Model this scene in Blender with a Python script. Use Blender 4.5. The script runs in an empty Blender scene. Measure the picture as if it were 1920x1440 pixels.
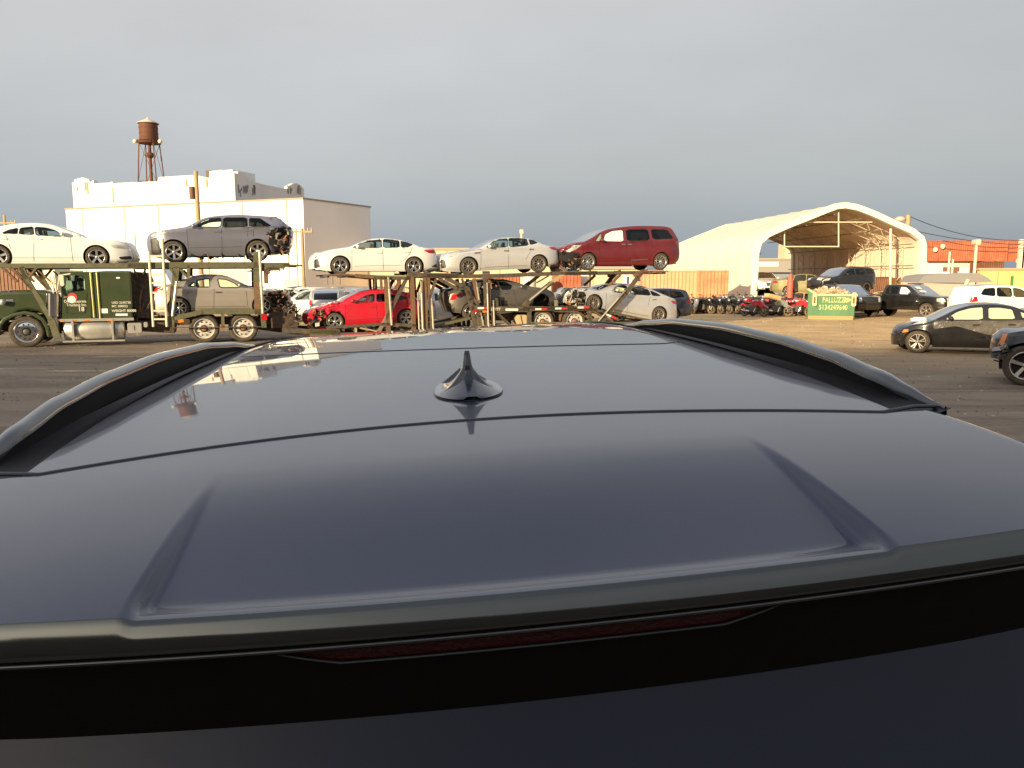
import bpy, bmesh, math, random
from math import sin, cos, pi, radians as R, sqrt
from mathutils import Vector, Matrix
from mathutils.geometry import delaunay_2d_cdt
sc = bpy.context.scene
COL = sc.collection

# ---------------------------------------------------------------- camera
CAMZ = 2.1
F = 1443.0
PITCH = math.atan((720 - 528) / F)
cam = bpy.data.cameras.new('camera'); camo = bpy.data.objects.new('camera', cam); COL.objects.link(camo)
cam.sensor_width = 36; cam.lens = 36 * F / 1920; cam.clip_start = 0.02; cam.clip_end = 3000
camo.location = (0, 0, CAMZ); camo.rotation_euler = (pi / 2 - PITCH, 0, 0)
sc.camera = camo
sc.view_settings.view_transform = 'Standard'; sc.view_settings.look = 'None'
sc.view_settings.exposure = 0.7; sc.view_settings.gamma = 1
sc.cycles.use_denoising = True
sc.cycles.max_bounces = 7; sc.cycles.transparent_max_bounces = 16

# ---------------------------------------------------------------- sky and sun
SUN_AZ, SUN_EL = R(35), R(11.5)          # the sun stands behind the camera, to the left
w = bpy.data.worlds.new('World'); sc.world = w; w.use_nodes = True
nt = w.node_tree; N = nt.nodes; L = nt.links; N.clear()
out = N.new('ShaderNodeOutputWorld'); bg = N.new('ShaderNodeBackground'); L.new(bg.outputs[0], out.inputs[0])
sky = N.new('ShaderNodeTexSky'); sky.sky_type = 'NISHITA'; sky.sun_disc = False
sky.sun_elevation = SUN_EL; sky.sun_rotation = pi + SUN_AZ; sky.air_density = 1.2; sky.dust_density = 3
# thin cloud deck over the blue sky: grey above, thinning to slate blue towards the horizon
tc = N.new('ShaderNodeTexCoord'); sep = N.new('ShaderNodeSeparateXYZ'); L.new(tc.outputs['Generated'], sep.inputs[0])
ramp = N.new('ShaderNodeValToRGB'); L.new(sep.outputs['Z'], ramp.inputs[0])
cr = ramp.color_ramp
cr.elements[0].position = 0.0; cr.elements[0].color = (2.2, 2.6, 2.95, 1)
cr.elements[1].position = 0.75; cr.elements[1].color = (3.2, 3.4, 3.8, 1)
for p, c in ((0.05, (2.45, 2.8, 3.1, 1)), (0.13, (3.3, 3.45, 3.55, 1)), (0.2, (3.7, 3.78, 3.85, 1)), (0.3, (4.05, 4.1, 4.15, 1)), (0.45, (4.6, 4.55, 4.55, 1))):
    e = cr.elements.new(p); e.color = c
mp = N.new('ShaderNodeMapping'); mp.inputs['Scale'].default_value = (1.0, 1.0, 2.6); L.new(tc.outputs['Generated'], mp.inputs[0])
nz = N.new('ShaderNodeTexNoise'); nz.inputs['Scale'].default_value = 2.1; nz.inputs['Detail'].default_value = 5; nz.inputs['Roughness'].default_value = 0.5
L.new(mp.outputs[0], nz.inputs['Vector'])
mr = N.new('ShaderNodeMapRange'); mr.inputs[1].default_value = 0.3; mr.inputs[2].default_value = 0.7; mr.inputs[3].default_value = 0.92; mr.inputs[4].default_value = 1.07
L.new(nz.outputs[0], mr.inputs[0])
vm = N.new('ShaderNodeVectorMath'); vm.operation = 'SCALE'; L.new(ramp.outputs[0], vm.inputs[0]); L.new(mr.outputs[0], vm.inputs['Scale'])
xs1 = N.new('ShaderNodeMapRange'); xs1.inputs[1].default_value = -.8; xs1.inputs[2].default_value = .8; xs1.inputs[3].default_value = 1.1; xs1.inputs[4].default_value = .9; L.new(sep.outputs['X'], xs1.inputs[0])
vm2 = N.new('ShaderNodeVectorMath'); vm2.operation = 'SCALE'; L.new(vm.outputs[0], vm2.inputs[0]); L.new(xs1.outputs[0], vm2.inputs['Scale']); vm = vm2
mix = N.new('ShaderNodeMix'); mix.data_type = 'RGBA'; mix.inputs[0].default_value = 0.93
L.new(sky.outputs[0], mix.inputs[6]); L.new(vm.outputs[0], mix.inputs[7])
# glow of the low sun through thin haze behind the camera
SD = Vector((-sin(SUN_AZ) * cos(SUN_EL), -cos(SUN_AZ) * cos(SUN_EL), sin(SUN_EL)))
dt = N.new('ShaderNodeVectorMath'); dt.operation = 'DOT_PRODUCT'; dt.inputs[1].default_value = SD; L.new(tc.outputs['Generated'], dt.inputs[0])
mx0 = N.new('ShaderNodeMath'); mx0.operation = 'MAXIMUM'; mx0.inputs[1].default_value = 0; L.new(dt.outputs['Value'], mx0.inputs[0])
pw = N.new('ShaderNodeMath'); pw.operation = 'POWER'; pw.inputs[1].default_value = 14; L.new(mx0.outputs[0], pw.inputs[0])
gl = N.new('ShaderNodeVectorMath'); gl.operation = 'SCALE'; gl.inputs[0].default_value = (11.0, 9.2, 6.6); L.new(pw.outputs[0], gl.inputs['Scale'])
ad = N.new('ShaderNodeVectorMath'); ad.operation = 'ADD'; L.new(mix.outputs[2], ad.inputs[0]); L.new(gl.outputs[0], ad.inputs[1]); L.new(ad.outputs[0], bg.inputs[0])
bg.inputs[1].default_value = 0.094
sl = bpy.data.lights.new('sun', 'SUN'); so = bpy.data.objects.new('sun', sl); COL.objects.link(so)
sl.energy = 5.0; sl.angle = R(0.6); sl.color = (1.0, 0.79, 0.48)
SD = Vector((-sin(SUN_AZ) * cos(SUN_EL), -cos(SUN_AZ) * cos(SUN_EL), sin(SUN_EL)))
so.rotation_euler = SD.to_track_quat('Z', 'Y').to_euler(); so.location = (0, 0, 40)

# ---------------------------------------------------------------- design-time helpers (photo survey -> metres)
def ray(px, py):
    x = (px - 960) / F; y = (720 - py) / F
    return Vector((x, cos(PITCH) + y * sin(PITCH), -sin(PITCH) + y * cos(PITCH)))
def at(px, py, Y):
    d = ray(px, py); t = Y / d.y
    return Vector((d.x * t, Y, CAMZ + d.z * t))
def gx(px, Y): return at(px, 528, Y).x
TA = R(20.3); TO = Vector((0, 30.3, 0))
MT = Matrix.Translation(TO) @ Matrix.Rotation(TA, 4, 'Z')
TN = Vector((-sin(TA), cos(TA), 0)); TU = Vector((cos(TA), sin(TA), 0))
def tp(px, py, v=0.0):
    d = ray(px, py); t = (TO.dot(TN) + v) / d.dot(TN)
    p = d * t
    return ((p - TO).dot(TU), CAMZ + p.z)

# ---------------------------------------------------------------- materials
MATS = {}
def mat(name, col, rough=0.5, metal=0.0, coat=0.0, var=0.0, vscale=5.0, col2=None, bump=0.0, bscale=None, spec=0.5, objcol=False, flat=0.0, stretch=(1, 1, 1), detail=4.0, emis=0, w0=0.35, w1=0.65):
    if name in MATS: return MATS[name]
    m = bpy.data.materials.new(name); m.use_nodes = True; n = m.node_tree.nodes; l = m.node_tree.links
    b = n['Principled BSDF']
    b.inputs['Roughness'].default_value = rough; b.inputs['Metallic'].default_value = metal
    b.inputs['Coat Weight'].default_value = coat; b.inputs['Coat Roughness'].default_value = 0.04
    b.inputs['Specular IOR Level'].default_value = spec
    b.inputs['Base Color'].default_value = (*col, 1)
    if emis:
        b.inputs['Emission Color'].default_value = (*col, 1); b.inputs['Emission Strength'].default_value = emis
    src = None
    if objcol:
        oi = n.new('ShaderNodeObjectInfo'); src = oi.outputs['Color']; l.new(src, b.inputs['Base Color'])
    if var > 0 or bump > 0:
        t = n.new('ShaderNodeTexCoord'); mpp = n.new('ShaderNodeMapping'); mpp.inputs['Scale'].default_value = stretch
        l.new(t.outputs['Object'], mpp.inputs[0])
        z = n.new('ShaderNodeTexNoise'); z.inputs['Scale'].default_value = vscale; z.inputs['Detail'].default_value = detail; z.inputs['Roughness'].default_value = 0.6
        l.new(mpp.outputs[0], z.inputs['Vector'])
        if var > 0:
            a = n.new('ShaderNodeMapRange'); a.inputs[1].default_value = w0; a.inputs[2].default_value = w1; a.inputs[4].default_value = var
            l.new(z.outputs[0], a.inputs[0])
            x = n.new('ShaderNodeMix'); x.data_type = 'RGBA'; l.new(a.outputs[0], x.inputs[0])
            if src: l.new(src, x.inputs[6])
            else: x.inputs[6].default_value = (*col, 1)
            x.inputs[7].default_value = (*(col2 or tuple(c * 0.4 for c in col)), 1)
            l.new(x.outputs[2], b.inputs['Base Color'])
        if bump > 0:
            z2 = n.new('ShaderNodeTexNoise'); z2.inputs['Scale'].default_value = bscale or vscale * 3; z2.inputs['Detail'].default_value = 5
            l.new(mpp.outputs[0], z2.inputs['Vector'])
            bp = n.new('ShaderNodeBump'); bp.inputs['Strength'].default_value = bump; bp.inputs['Distance'].default_value = 0.05
            l.new(z2.outputs[0], bp.inputs['Height']); l.new(bp.outputs[0], b.inputs['Normal'])
    MATS[name] = m
    return m
def glassmat(name, tint=(0.55, 0.6, 0.58), tr=0.75):
    if name in MATS: return MATS[name]
    m = bpy.data.materials.new(name); m.use_nodes = True; n = m.node_tree.nodes; l = m.node_tree.links; n.clear()
    o = n.new('ShaderNodeOutputMaterial'); t = n.new('ShaderNodeBsdfTransparent'); t.inputs[0].default_value = (*[c * tr for c in tint], 1)
    g = n.new('ShaderNodeBsdfGlossy'); g.inputs['Roughness'].default_value = 0.03
    fr = n.new('ShaderNodeFresnel'); fr.inputs[0].default_value = 1.5
    mx = n.new('ShaderNodeMixShader'); l.new(fr.outputs[0], mx.inputs[0]); l.new(t.outputs[0], mx.inputs[1]); l.new(g.outputs[0], mx.inputs[2]); l.new(mx.outputs[0], o.inputs[0])
    MATS[name] = m; return m
G_CLEAR = glassmat('tinted_glass', (.82, .92, .86), .95); G_DARK = glassmat('privacy_glass', (0.3, 0.32, 0.32), 0.5)
G_PLASTIC = None
M_BLACK = mat('black_plastic', (0.018, 0.018, 0.019), 0.5)
M_TRIM = mat('black_trim', (0.012, 0.012, 0.013), 0.35)
M_RUB = mat('tyre_rubber', (0.045, 0.038, 0.032), 0.85, var=0.7, vscale=3, col2=(0.12, 0.09, 0.06))
M_ALLOY = mat('alloy', (0.62, 0.6, 0.57), 0.28, 0.85)
M_ALLOYD = mat('dusty_alloy', (0.34, 0.3, 0.26), 0.4, 0.6)
M_CHROME = mat('chrome', (0.8, 0.8, 0.78), 0.12, 1.0)
M_DARK = mat('dark_void', (0.012, 0.011, 0.01), 0.9)
M_INT = mat('cabin_trim', (0.05, 0.045, 0.04), 0.8)
M_SEAT = mat('seat_cloth', (0.09, 0.085, 0.08), 0.9)
M_RED = mat('red_lens', (0.45, 0.012, 0.02), 0.15, coat=0.6)
M_ORANGE = mat('amber_lens', (0.8, 0.22, 0.03), 0.2, coat=0.6)
M_LENS = mat('headlight_lens', (0.55, 0.55, 0.52), 0.12, 0.3, coat=1)
M_WHITE = mat('white_paper', (0.8, 0.79, 0.74), 0.7)
M_SEAM = mat('door_gap', (0.02, 0.018, 0.016), 0.8)
M_WHITEW = mat('white_letters', (.6, .57, .46), .7)

# ---------------------------------------------------------------- mesh builder
class MB:
    def __init__(s, off=(0, 0, 0)): s.v = []; s.f = []; s.m = []; s.off = Vector(off); s.sm = []
    def add(s, vs, fs, mi=0, smooth=False):
        b = len(s.v); s.v += [Vector(v) - s.off for v in vs]
        for f in fs: s.f.append([b + i for i in f]); s.m.append(mi); s.sm.append(smooth)
    def box(s, a, b, mi=0, M=None):
        x0, y0, z0 = a; x1, y1, z1 = b
        vs = [Vector(p) for p in ((x0, y0, z0), (x1, y0, z0), (x1, y1, z0), (x0, y1, z0), (x0, y0, z1), (x1, y0, z1), (x1, y1, z1), (x0, y1, z1))]
        if M: vs = [M @ v for v in vs]
        s.add(vs, [(0, 3, 2, 1), (4, 5, 6, 7), (0, 1, 5, 4), (1, 2, 6, 5), (2, 3, 7, 6), (3, 0, 4, 7)], mi)
    def bevbox(s, a, b, bev, mi=0, M=None):
        x0, y0, z0 = a; x1, y1, z1 = b; e = bev
        poly = [(x0 + e, z0), (x1 - e, z0), (x1, z0 + e), (x1, z1 - e), (x1 - e, z1), (x0 + e, z1), (x0, z1 - e), (x0, z0 + e)]
        s.prism(poly, y0, y1, mi, M)
    def prism(s, poly, y0, y1, mi=0, M=None):
        n = len(poly); vs = [Vector((x, y0, z)) for x, z in poly] + [Vector((x, y1, z)) for x, z in poly]
        if M: vs = [M @ v for v in vs]
        s.add(vs, [list(range(n)), list(range(2 * n - 1, n - 1, -1))] + [(i, i + n, (i + 1) % n + n, (i + 1) % n) for i in range(n)], mi)
    def beam(s, p, q, wd, y0, y1, mi=0, w2=None):          # bar between two (x,z) points, wd wide in that plane, y0..y1 deep
        p = Vector(p); q = Vector(q); d = (q - p).normalized(); n = Vector((-d.y, d.x)); w2 = wd if w2 is None else w2
        s.prism([tuple(p + n * wd / 2), tuple(p - n * wd / 2), tuple(q - n * w2 / 2), tuple(q + n * w2 / 2)], y0, y1, mi)
    def tube(s, p, q, r, n=8, mi=0, r2=None, cap=True):
        p = Vector(p); q = Vector(q); d = (q - p).normalized(); a = d.orthogonal().normalized(); b = d.cross(a); r2 = r if r2 is None else r2
        vs = []
        for c, rr in ((p, r), (q, r2)):
            vs += [c + (a * cos(2 * pi * i / n) + b * sin(2 * pi * i / n)) * rr for i in range(n)]
        s.add(vs, [(i, (i + 1) % n, (i + 1) % n + n, i + n) for i in range(n)], mi, True)
        if cap: s.add(vs, [list(range(n - 1, -1, -1)), list(range(n, 2 * n))], mi)
    def path(s, pts, r, n=6, mi=0):
        for i in range(len(pts) - 1): s.tube(pts[i], pts[i + 1], r, n, mi)
    def lathe(s, prof, n=32, mi=0, axis='y', c=(0, 0, 0), close=False):
        vs = []; k = len(prof); c = Vector(c)
        for i in range(n):
            a = 2 * pi * i / n
            for r, h in prof:
                vs.append(c + (Vector((r * cos(a), h, r * sin(a))) if axis == 'y' else Vector((r * cos(a), r * sin(a), h))))
        fs = []
        for i in range(n):
            j = (i + 1) % n
            for q in range(k if close else k - 1):
                q2 = (q + 1) % k
                fs.append((i * k + q, j * k + q, j * k + q2, i * k + q2) if axis == 'y' else (i * k + q, i * k + q2, j * k + q2, j * k + q)[::-1])
        s.add(vs, fs, mi, True)
    def grid(s, P, nu, nv, mi=0, smooth=True, flip=False):
        vs = [P(i, j) for i in range(nu) for j in range(nv)]
        fs = [(i * nv + j, (i + 1) * nv + j, (i + 1) * nv + j + 1, i * nv + j + 1) for i in range(nu - 1) for j in range(nv - 1)]
        if flip: fs = [f[::-1] for f in fs]
        s.add(vs, fs, mi, smooth)
    def build(s, name, mats, parent=None, M=None):
        if not s.v: return None
        me = bpy.data.meshes.new(name); me.from_pydata([tuple(v) for v in s.v], [], s.f)
        for m in (mats if isinstance(mats, (list, tuple)) else [mats]): me.materials.append(m)
        me.polygons.foreach_set('material_index', s.m); me.polygons.foreach_set('use_smooth', s.sm); me.validate(); me.update()
        o = bpy.data.objects.new(name, me); COL.objects.link(o)
        if parent: o.parent = parent
        if M: o.matrix_local = M
        return o
def bev(o, w, seg=3):
    m = o.modifiers.new('bevel', 'BEVEL'); m.width = w; m.segments = seg; m.limit_method = 'ANGLE'; m.angle_limit = R(40); m.harden_normals = True
    for p in o.data.polygons: p.use_smooth = True
    return o
def tag(o, label=None, cat=None, group=None, kind=None):
    if label: o['label'] = label
    if cat: o['category'] = cat
    if group: o['group'] = group
    if kind: o['kind'] = kind
    return o
def thing(name, label, cat, M=None, group=None):
    o = bpy.data.objects.new(name, None); COL.objects.link(o); o.empty_display_size = 0.2
    if M is not None: o.matrix_world = M
    return tag(o, label, cat, group)
def copy_tree(o, parent=None, color=None, skip=()):
    c = o.copy(); COL.objects.link(c); c.parent = parent
    if color and c.type == 'MESH': c.color = (*color, 1)
    for ch in list(o.children): copy_tree(ch, c, color)
    return c
def place(x, y, z=0, rz=0, tilt=0): return Matrix.Translation((x, y, z)) @ Matrix.Rotation(rz, 4, 'Z') @ Matrix.Rotation(tilt, 4, 'Y')

# ---------------------------------------------------------------- wheels
WHEELS = {}
def wheel_mesh(style):
    if style in WHEELS: return WHEELS[style]
    t = MB()
    t.lathe([(.66, .28), (.68, -.27), (.72, -.31), (.86, -.335), (.95, -.30), (.995, -.22), (1, -.1), (1, .1), (.995, .22), (.95, .30), (.8, .32)], 36, 0)
    for k in range(36):
        a = 2 * pi * k / 36
        t.box((-.02, -.24, .985), (.02, .24, 1.008), 0, Matrix.Rotation(a, 4, 'Y'))
    tyre = t.build('wheel', [M_RUB]); tm = tyre.data; bpy.data.objects.remove(tyre)
    r = MB()
    r.lathe([(.70, -.30), (.685, -.315), (.655, -.30), (.63, -.25), (.61, -.1), (.6, .25)], 36, 0)
    r.lathe([(.62, -.03), (.02, -.02)], 36, 1)
    kind, n = style[0], style[1]
    if kind == 'spoke':
        ww = style[2]
        for k in range(n):
            a = 2 * pi * k / n; Rm = Matrix.Rotation(a, 4, 'Y')
            vs = [Rm @ Vector(p) for p in ((-ww * .8, -.2, .1), (ww * .8, -.2, .1), (ww * 1.1, -.27, .655), (-ww * 1.1, -.27, .655), (-ww, -.08, .1), (ww, -.08, .1), (ww * 1.3, -.14, .655), (-ww * 1.3, -.14, .655))]
            r.add(vs, [(0, 1, 2, 3), (0, 4, 5, 1), (1, 5, 6, 2), (2, 6, 7, 3), (3, 7, 4, 0)], 0)
    if kind == 'twin':
        ww = style[2]
        for k in range(n):
            for sgn in (-1, 1):
                a = 2 * pi * k / n + sgn * .12; Rm = Matrix.Rotation(a, 4, 'Y'); x1 = sgn * .04
                vs = [Rm @ Vector(p) for p in ((-ww * .8, -.2, .1), (ww * .8, -.2, .1), (x1 + ww, -.27, .655), (x1 - ww, -.27, .655), (-ww, -.08, .1), (ww, -.08, .1), (x1 + ww * 1.2, -.14, .655), (x1 - ww * 1.2, -.14, .655))]
                r.add(vs, [(0, 1, 2, 3), (0, 4, 5, 1), (1, 5, 6, 2), (2, 6, 7, 3), (3, 7, 4, 0)], 0)
    if kind == 'truck':
        r.lathe([(.61, -.12), (.5, -.16), (.3, -.2), (.26, -.2)], 36, 0)
        for k in range(10):
            a = 2 * pi * k / 10
            c = Vector((.47 * cos(a), -.18, .47 * sin(a))); r.tube(c, c + Vector((0, -.012, 0)), .055, 10, 1)
            c = Vector((.33 * cos(a + .3), -.19, .33 * sin(a + .3))); r.tube(c, c + Vector((0, -.04, 0)), .022, 6, 0)
        r.lathe([(.2, -.2), (.19, -.34), (.15, -.38), (0.001, -.385)], 18, 2)
    else:
        r.lathe([(.15, -.15), (.14, -.245), (.001, -.25)], 16, 0)
    mets = {'alloy': [M_ALLOY, M_DARK], 'dull': [M_ALLOYD, M_DARK], 'black': [M_TRIM, M_DARK],
            'truckw': [mat('white_wheel', (.62, .6, .55), .45, var=.6, vscale=4, col2=(.3, .24, .18)), M_DARK, mat('rusty_hub', (.25, .12, .07), .7)],
            'truckc': [M_CHROME, M_DARK, mat('dark_hub', (.08, .07, .06), .5)]}[style[3]]
    ro = r.build('rim', mets); rm = ro.data; bpy.data.objects.remove(ro)
    WHEELS[style] = (tm, rm); return WHEELS[style]
def wheel(parent, x, y, z, r, style, side=-1, wide=1.0, tilt=0, steer=0):
    tm, rm = wheel_mesh(style)
    o = bpy.data.objects.new('wheel', tm); COL.objects.link(o); o.parent = parent
    o.location = (x, y, z); o.rotation_euler = (0, random.random() * 6 if side < 0 else 1, (0 if side < 0 else pi) + steer); o.rotation_mode = 'XYZ'
    o.rotation_euler = (tilt, 0, (0 if side < 0 else pi) + steer)
    o.scale = (r, r * wide, r)
    q = bpy.data.objects.new('rim', rm); COL.objects.link(q); q.parent = o
    return o

# ---------------------------------------------------------------- car builder
def catmull(P, step=0.07):
    P = [Vector(p) for p in P]; o = []
    for i in range(len(P) - 1):
        p0 = P[max(i - 1, 0)]; p1 = P[i]; p2 = P[i + 1]; p3 = P[min(i + 2, len(P) - 1)]
        n = max(1, int((p2 - p1).length / step))
        for k in range(n):
            t = k / n
            c = 0.5 * ((2 * p1) + (p2 - p0) * t + (2 * p0 - 5 * p1 + 4 * p2 - p3) * t * t + (3 * p1 - p0 - 3 * p2 + p3) * t ** 3)
            o.append(p1.lerp(p2, t).lerp(c, 0.8))
    o.append(P[-1]); return o
def inpoly(p, poly):
    x, y = p[0], p[1]; c = False; n = len(poly); j = n - 1
    for i in range(n):
        xi, yi = poly[i][0], poly[i][1]; xj, yj = poly[j][0], poly[j][1]
        if (yi > y) != (yj > y) and x < (xj - xi) * (y - yi) / (yj - yi) + xi: c = not c
        j = i
    return c
def dseg(p, a, b):
    d = b - a; l = d.length_squared
    t = 0 if l == 0 else max(0, min(1, (p - a).dot(d) / l))
    return (p - a - d * t).length
def rnd(poly, it=1):
    for _ in range(it):
        q = []
        for i in range(len(poly)):
            a = Vector(poly[i]); b = Vector(poly[(i + 1) % len(poly)]); q += [a.lerp(b, .12), a.lerp(b, .88)]
        poly = q
    return [Vector(p) for p in poly]
def build_car(M, S, name, label, cat, paint, group=None, lod=1.0, color=None):
    rg = random.Random(hash(label) % 1000 if False else len(label) * 7 + int(abs(M.translation.x) * 10))
    W2 = S.get('W', 1.82) / 2; step = 0.075 / lod
    top = catmull(S['top'], step); ntop = len(top)
    bot = [Vector(p) for p in S['bot']]
    outl = top + bot
    xs = [p.x for p in outl]; x0, x1 = min(xs), max(xs); zb = min(p.y for p in outl); ztop = max(p.y for p in outl)
    (bx0, bz0), (bx1, bz1) = S['belt']
    belt = lambda x: bz0 + (bz1 - bz0) * (x - bx0) / (bx1 - bx0)
    (sx0, sz0), (sx1, sz1) = S.get('sill', (S['bot'][0], S['bot'][-1]))
    sill = lambda x: sz0 + (sz1 - sz0) * (x - sx0) / (sx1 - sx0)
    tum = S.get('tum', .36); er = S.get('er', .09); pk = S.get('plan', .27)
    def hw(x, z, d=None):
        p = Vector((x, z))
        if d is None: d = min(dseg(p, top[i], top[i + 1]) for i in range(ntop - 1))
        ins = 0
        if d < er: ins += er * (1 - sqrt(max(0, 1 - (1 - d / er) ** 2))) * .8
        e = min(x - x0, x1 - x)
        if e < .75: ins += pk * (1 - e / .75) ** 2.0
        b = belt(x)
        if z > b: ins += (z - b) * tum
        else:
            k = (z - sill(x)) / max(.1, b - sill(x))
            ins += .035 * (k - .55) ** 2 * 2
            if k > .55: ins += .012 * math.exp(-((k - .75) / .06) ** 2)
            if k < .16: ins += .05 * (1 - k / .16)
        return W2 - ins
    V = []; E = []
    def loop(pts, closed=True):
        b = len(V); V.extend([Vector((p[0], p[1])) for p in pts]); n = len(pts)
        E.extend([(b + i, b + (i + 1) % n) for i in range(n if closed else n - 1)]); return b
    loop(outl)
    for i in range(1, ntop - 1):
        t = (top[i + 1] - top[i - 1]); nn = Vector((t.y, -t.x)).normalized()
        for dd in (.02, .05, .09):
            q = top[i] + nn * dd
            if inpoly(q, outl): V.append(q)
    arches = []
    for (cx, cz, r) in S['wheels']:
        ra = r * S.get('arch', 1.15); arches.append((cx, cz, ra)); loop([(cx + ra * cos(2 * pi * k / 28), cz + ra * sin(2 * pi * k / 28)) for k in range(28)])
    regs = []
    for kind, poly in S.get('regions', []):
        pr = rnd(poly, 1 if kind != 'raw' else 0); regs.append((kind, pr)); loop(pr)
    nx = int((x1 - x0) / (.15 / lod)); nz = int((ztop - zb) / (.11 / lod))
    for i in range(nx + 1):
        for j in range(nz + 1):
            V.append(Vector((x0 + (x1 - x0) * (i + .5 * (j % 2)) / nx + 1e-3 * i, zb + (ztop - zb) * j / nz + 1e-3)))
    rv, re, rf, ov, oe, of = delaunay_2d_cdt(V, E, [], 0, 1e-4)
    o2 = {}
    for k, lst in enumerate(ov):
        for i in lst: o2.setdefault(i, k)
    HW = [hw(p.x, p.y) for p in rv]
    dmg = S.get('damage'); dn = {}
    def P3(k, sgn):
        p = rv[k]; y = HW[k]; x, z = p.x, p.y
        if dmg and dmg[0] < x < dmg[1]:
            a = min(1, min(abs(x - dmg[0]), abs(x - dmg[1])) / .12)
            if k not in dn: dn[k] = (rg.uniform(-1, 1), rg.uniform(-1, 1), rg.uniform(-.6, 1))
            q = dn[k]; y -= .05 * a * abs(q[2]); x += .025 * a * q[0]; z += .025 * a * q[1]
        return Vector((x, sgn * y, z))
    root = thing(name, label, cat, M, group)
    parts = {}
    def pb(key): return parts.setdefault(key, MB())
    groups = {}
    for f in rf:
        c = sum((rv[i] for i in f), Vector((0, 0))) / len(f)
        if not inpoly(c, outl): continue
        if any((c.x - a[0]) ** 2 + (c.y - a[1]) ** 2 < (a[2] * .995) ** 2 for a in arches): continue
        key = 'body'
        for ki, (kind, pr) in enumerate(regs):
            if inpoly(c, pr): key = (kind, ki)
        groups.setdefault(key, []).append(list(f))
    body = MB()
    bodyv = {}
    def bv(k, sgn):
        if (k, sgn) not in bodyv:
            bodyv[(k, sgn)] = len(body.v); body.v.append(P3(k, sgn))
        return bodyv[(k, sgn)]
    for f in groups.get('body', []):
        a, b, c = (rv[i] for i in f); ccw = (b - a).cross(c - a) > 0
        for sgn in (-1, 1):
            ff = [bv(i, sgn) for i in f]
            if (sgn < 0) != ccw: ff = ff[::-1]
            body.f.append(ff); body.m.append(0); body.sm.append(True)
    # strip over the car, from front bumper over bonnet and roof to the tail
    ts = [-1, -.97, -.9, -.75, -.45, 0, .45, .75, .9, .97, 1]; nt_ = len(ts); rows = []
    crown = S.get('crown', .045)
    hwt = [HW[o2[i]] for i in range(ntop)]
    for i in range(ntop):
        t = top[min(i + 1, ntop - 1)] - top[max(i - 1, 0)]; nn = Vector((-t.y, t.x)).normalized()
        row = []
        for q in ts:
            if abs(q) == 1: row.append(bv(o2[i], int(q)))
            else:
                e = min(top[i].x - x0, x1 - top[i].x); ck = crown + (.1 * max(0, 1 - e / .3))
                p = top[i] + nn * ck * (1 - q * q); dz = 0
                if dmg and dmg[0] < top[i].x < dmg[1]: p = p + Vector((rg.uniform(-.03, .03), rg.uniform(-.04, .03)))
                row.append(len(body.v)); body.v.append(Vector((p.x, q * hwt[i], p.y)))
        rows.append(row)
    def seg_kind(i):
        x = (top[i].x + top[i + 1].x) / 2; z = (top[i].y + top[i + 1].y) / 2
        for kind, xa, xb in S.get('strips', []):
            if xa < x < xb and (z > belt(x) - .12 or kind in ('grille', 'tailgate_trim')): return kind
        return None
    sp = {}
    for i in range(ntop - 1):
        k = seg_kind(i)
        for j in range(nt_ - 1):
            f = [rows[i][j], rows[i + 1][j], rows[i + 1][j + 1], rows[i][j + 1]][::-1]
            kk = k; fc = S.get('face'); mz = (top[i].y + top[i + 1].y) / 2; mx_ = (top[i].x + top[i + 1].x) / 2; qm = abs(ts[j] + ts[j + 1]) / 2
            if fc and mx_ < fc[0]:
                if fc[1] < mz < fc[2] and qm < .62: sp.setdefault('grille', []).append([body.v[q].copy() for q in f]); continue
                if fc[3] < mz < fc[4] and .5 < qm < .96: sp.setdefault('headlight', []).append([body.v[q].copy() for q in f]); continue
                if mz < fc[5] and qm < .9: sp.setdefault('lower_trim', []).append([body.v[q].copy() for q in f]); continue
            if k and 2 <= j <= nt_ - 4:
                sp.setdefault(k, []).append([body.v[q].copy() for q in f])
            else: body.f.append(f); body.m.append(0); body.sm.append(True)
    # underside edge strip
    # dark seams and window trim: thin ribbons just proud of the skin
    def ribbon(mbs, pts, wd, mi, closed=False, lift=.004):
        pts = [Vector(p) for p in pts]; n = len(pts); q = []
        for i in range(n):
            a = pts[(i - 1) % n] if (closed or i > 0) else pts[i]; b = pts[(i + 1) % n] if (closed or i < n - 1) else pts[i]
            t = (b - a); nn = Vector((-t.y, t.x)).normalized() * wd / 2; q.append((pts[i] + nn, pts[i] - nn))
        for sgn in (-1, 1):
            mb = mbs[sgn]; vs = []
            for a, b in q:
                vs += [Vector((a.x, sgn * (hw(a.x, a.y) + lift), a.y)), Vector((b.x, sgn * (hw(b.x, b.y) + lift), b.y))]
            fs = []
            for i in range(n if closed else n - 1):
                j = (i + 1) % n; fs.append((2 * i, 2 * i + 1, 2 * j + 1, 2 * j) if sgn < 0 else (2 * i, 2 * j, 2 * j + 1, 2 * i + 1))
            mb.add(vs, fs, mi)
    def dens(pts, st=.1):
        o = []
        for i in range(len(pts) - 1):
            a = Vector(pts[i]); b = Vector(pts[i + 1]); n = max(1, int((b - a).length / st))
            o += [a.lerp(b, k / n) for k in range(n)]
        return o + [Vector(pts[-1])]
    tmb = {-1: MB(), 1: MB()}; trimb = {-1: MB(), 1: MB()}
    for sm_ in S.get('seams', []): ribbon(tmb, dens(sm_), .010, 0)
    for c_ in S.get('chrome', []): ribbon(trimb, dens(c_[0]), c_[1], 1, lift=.008)
    bo = body.build('body', [paint, M_BLACK], root)
    if color: bo.color = (*color, 1)
    tm_ = trimb
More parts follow.
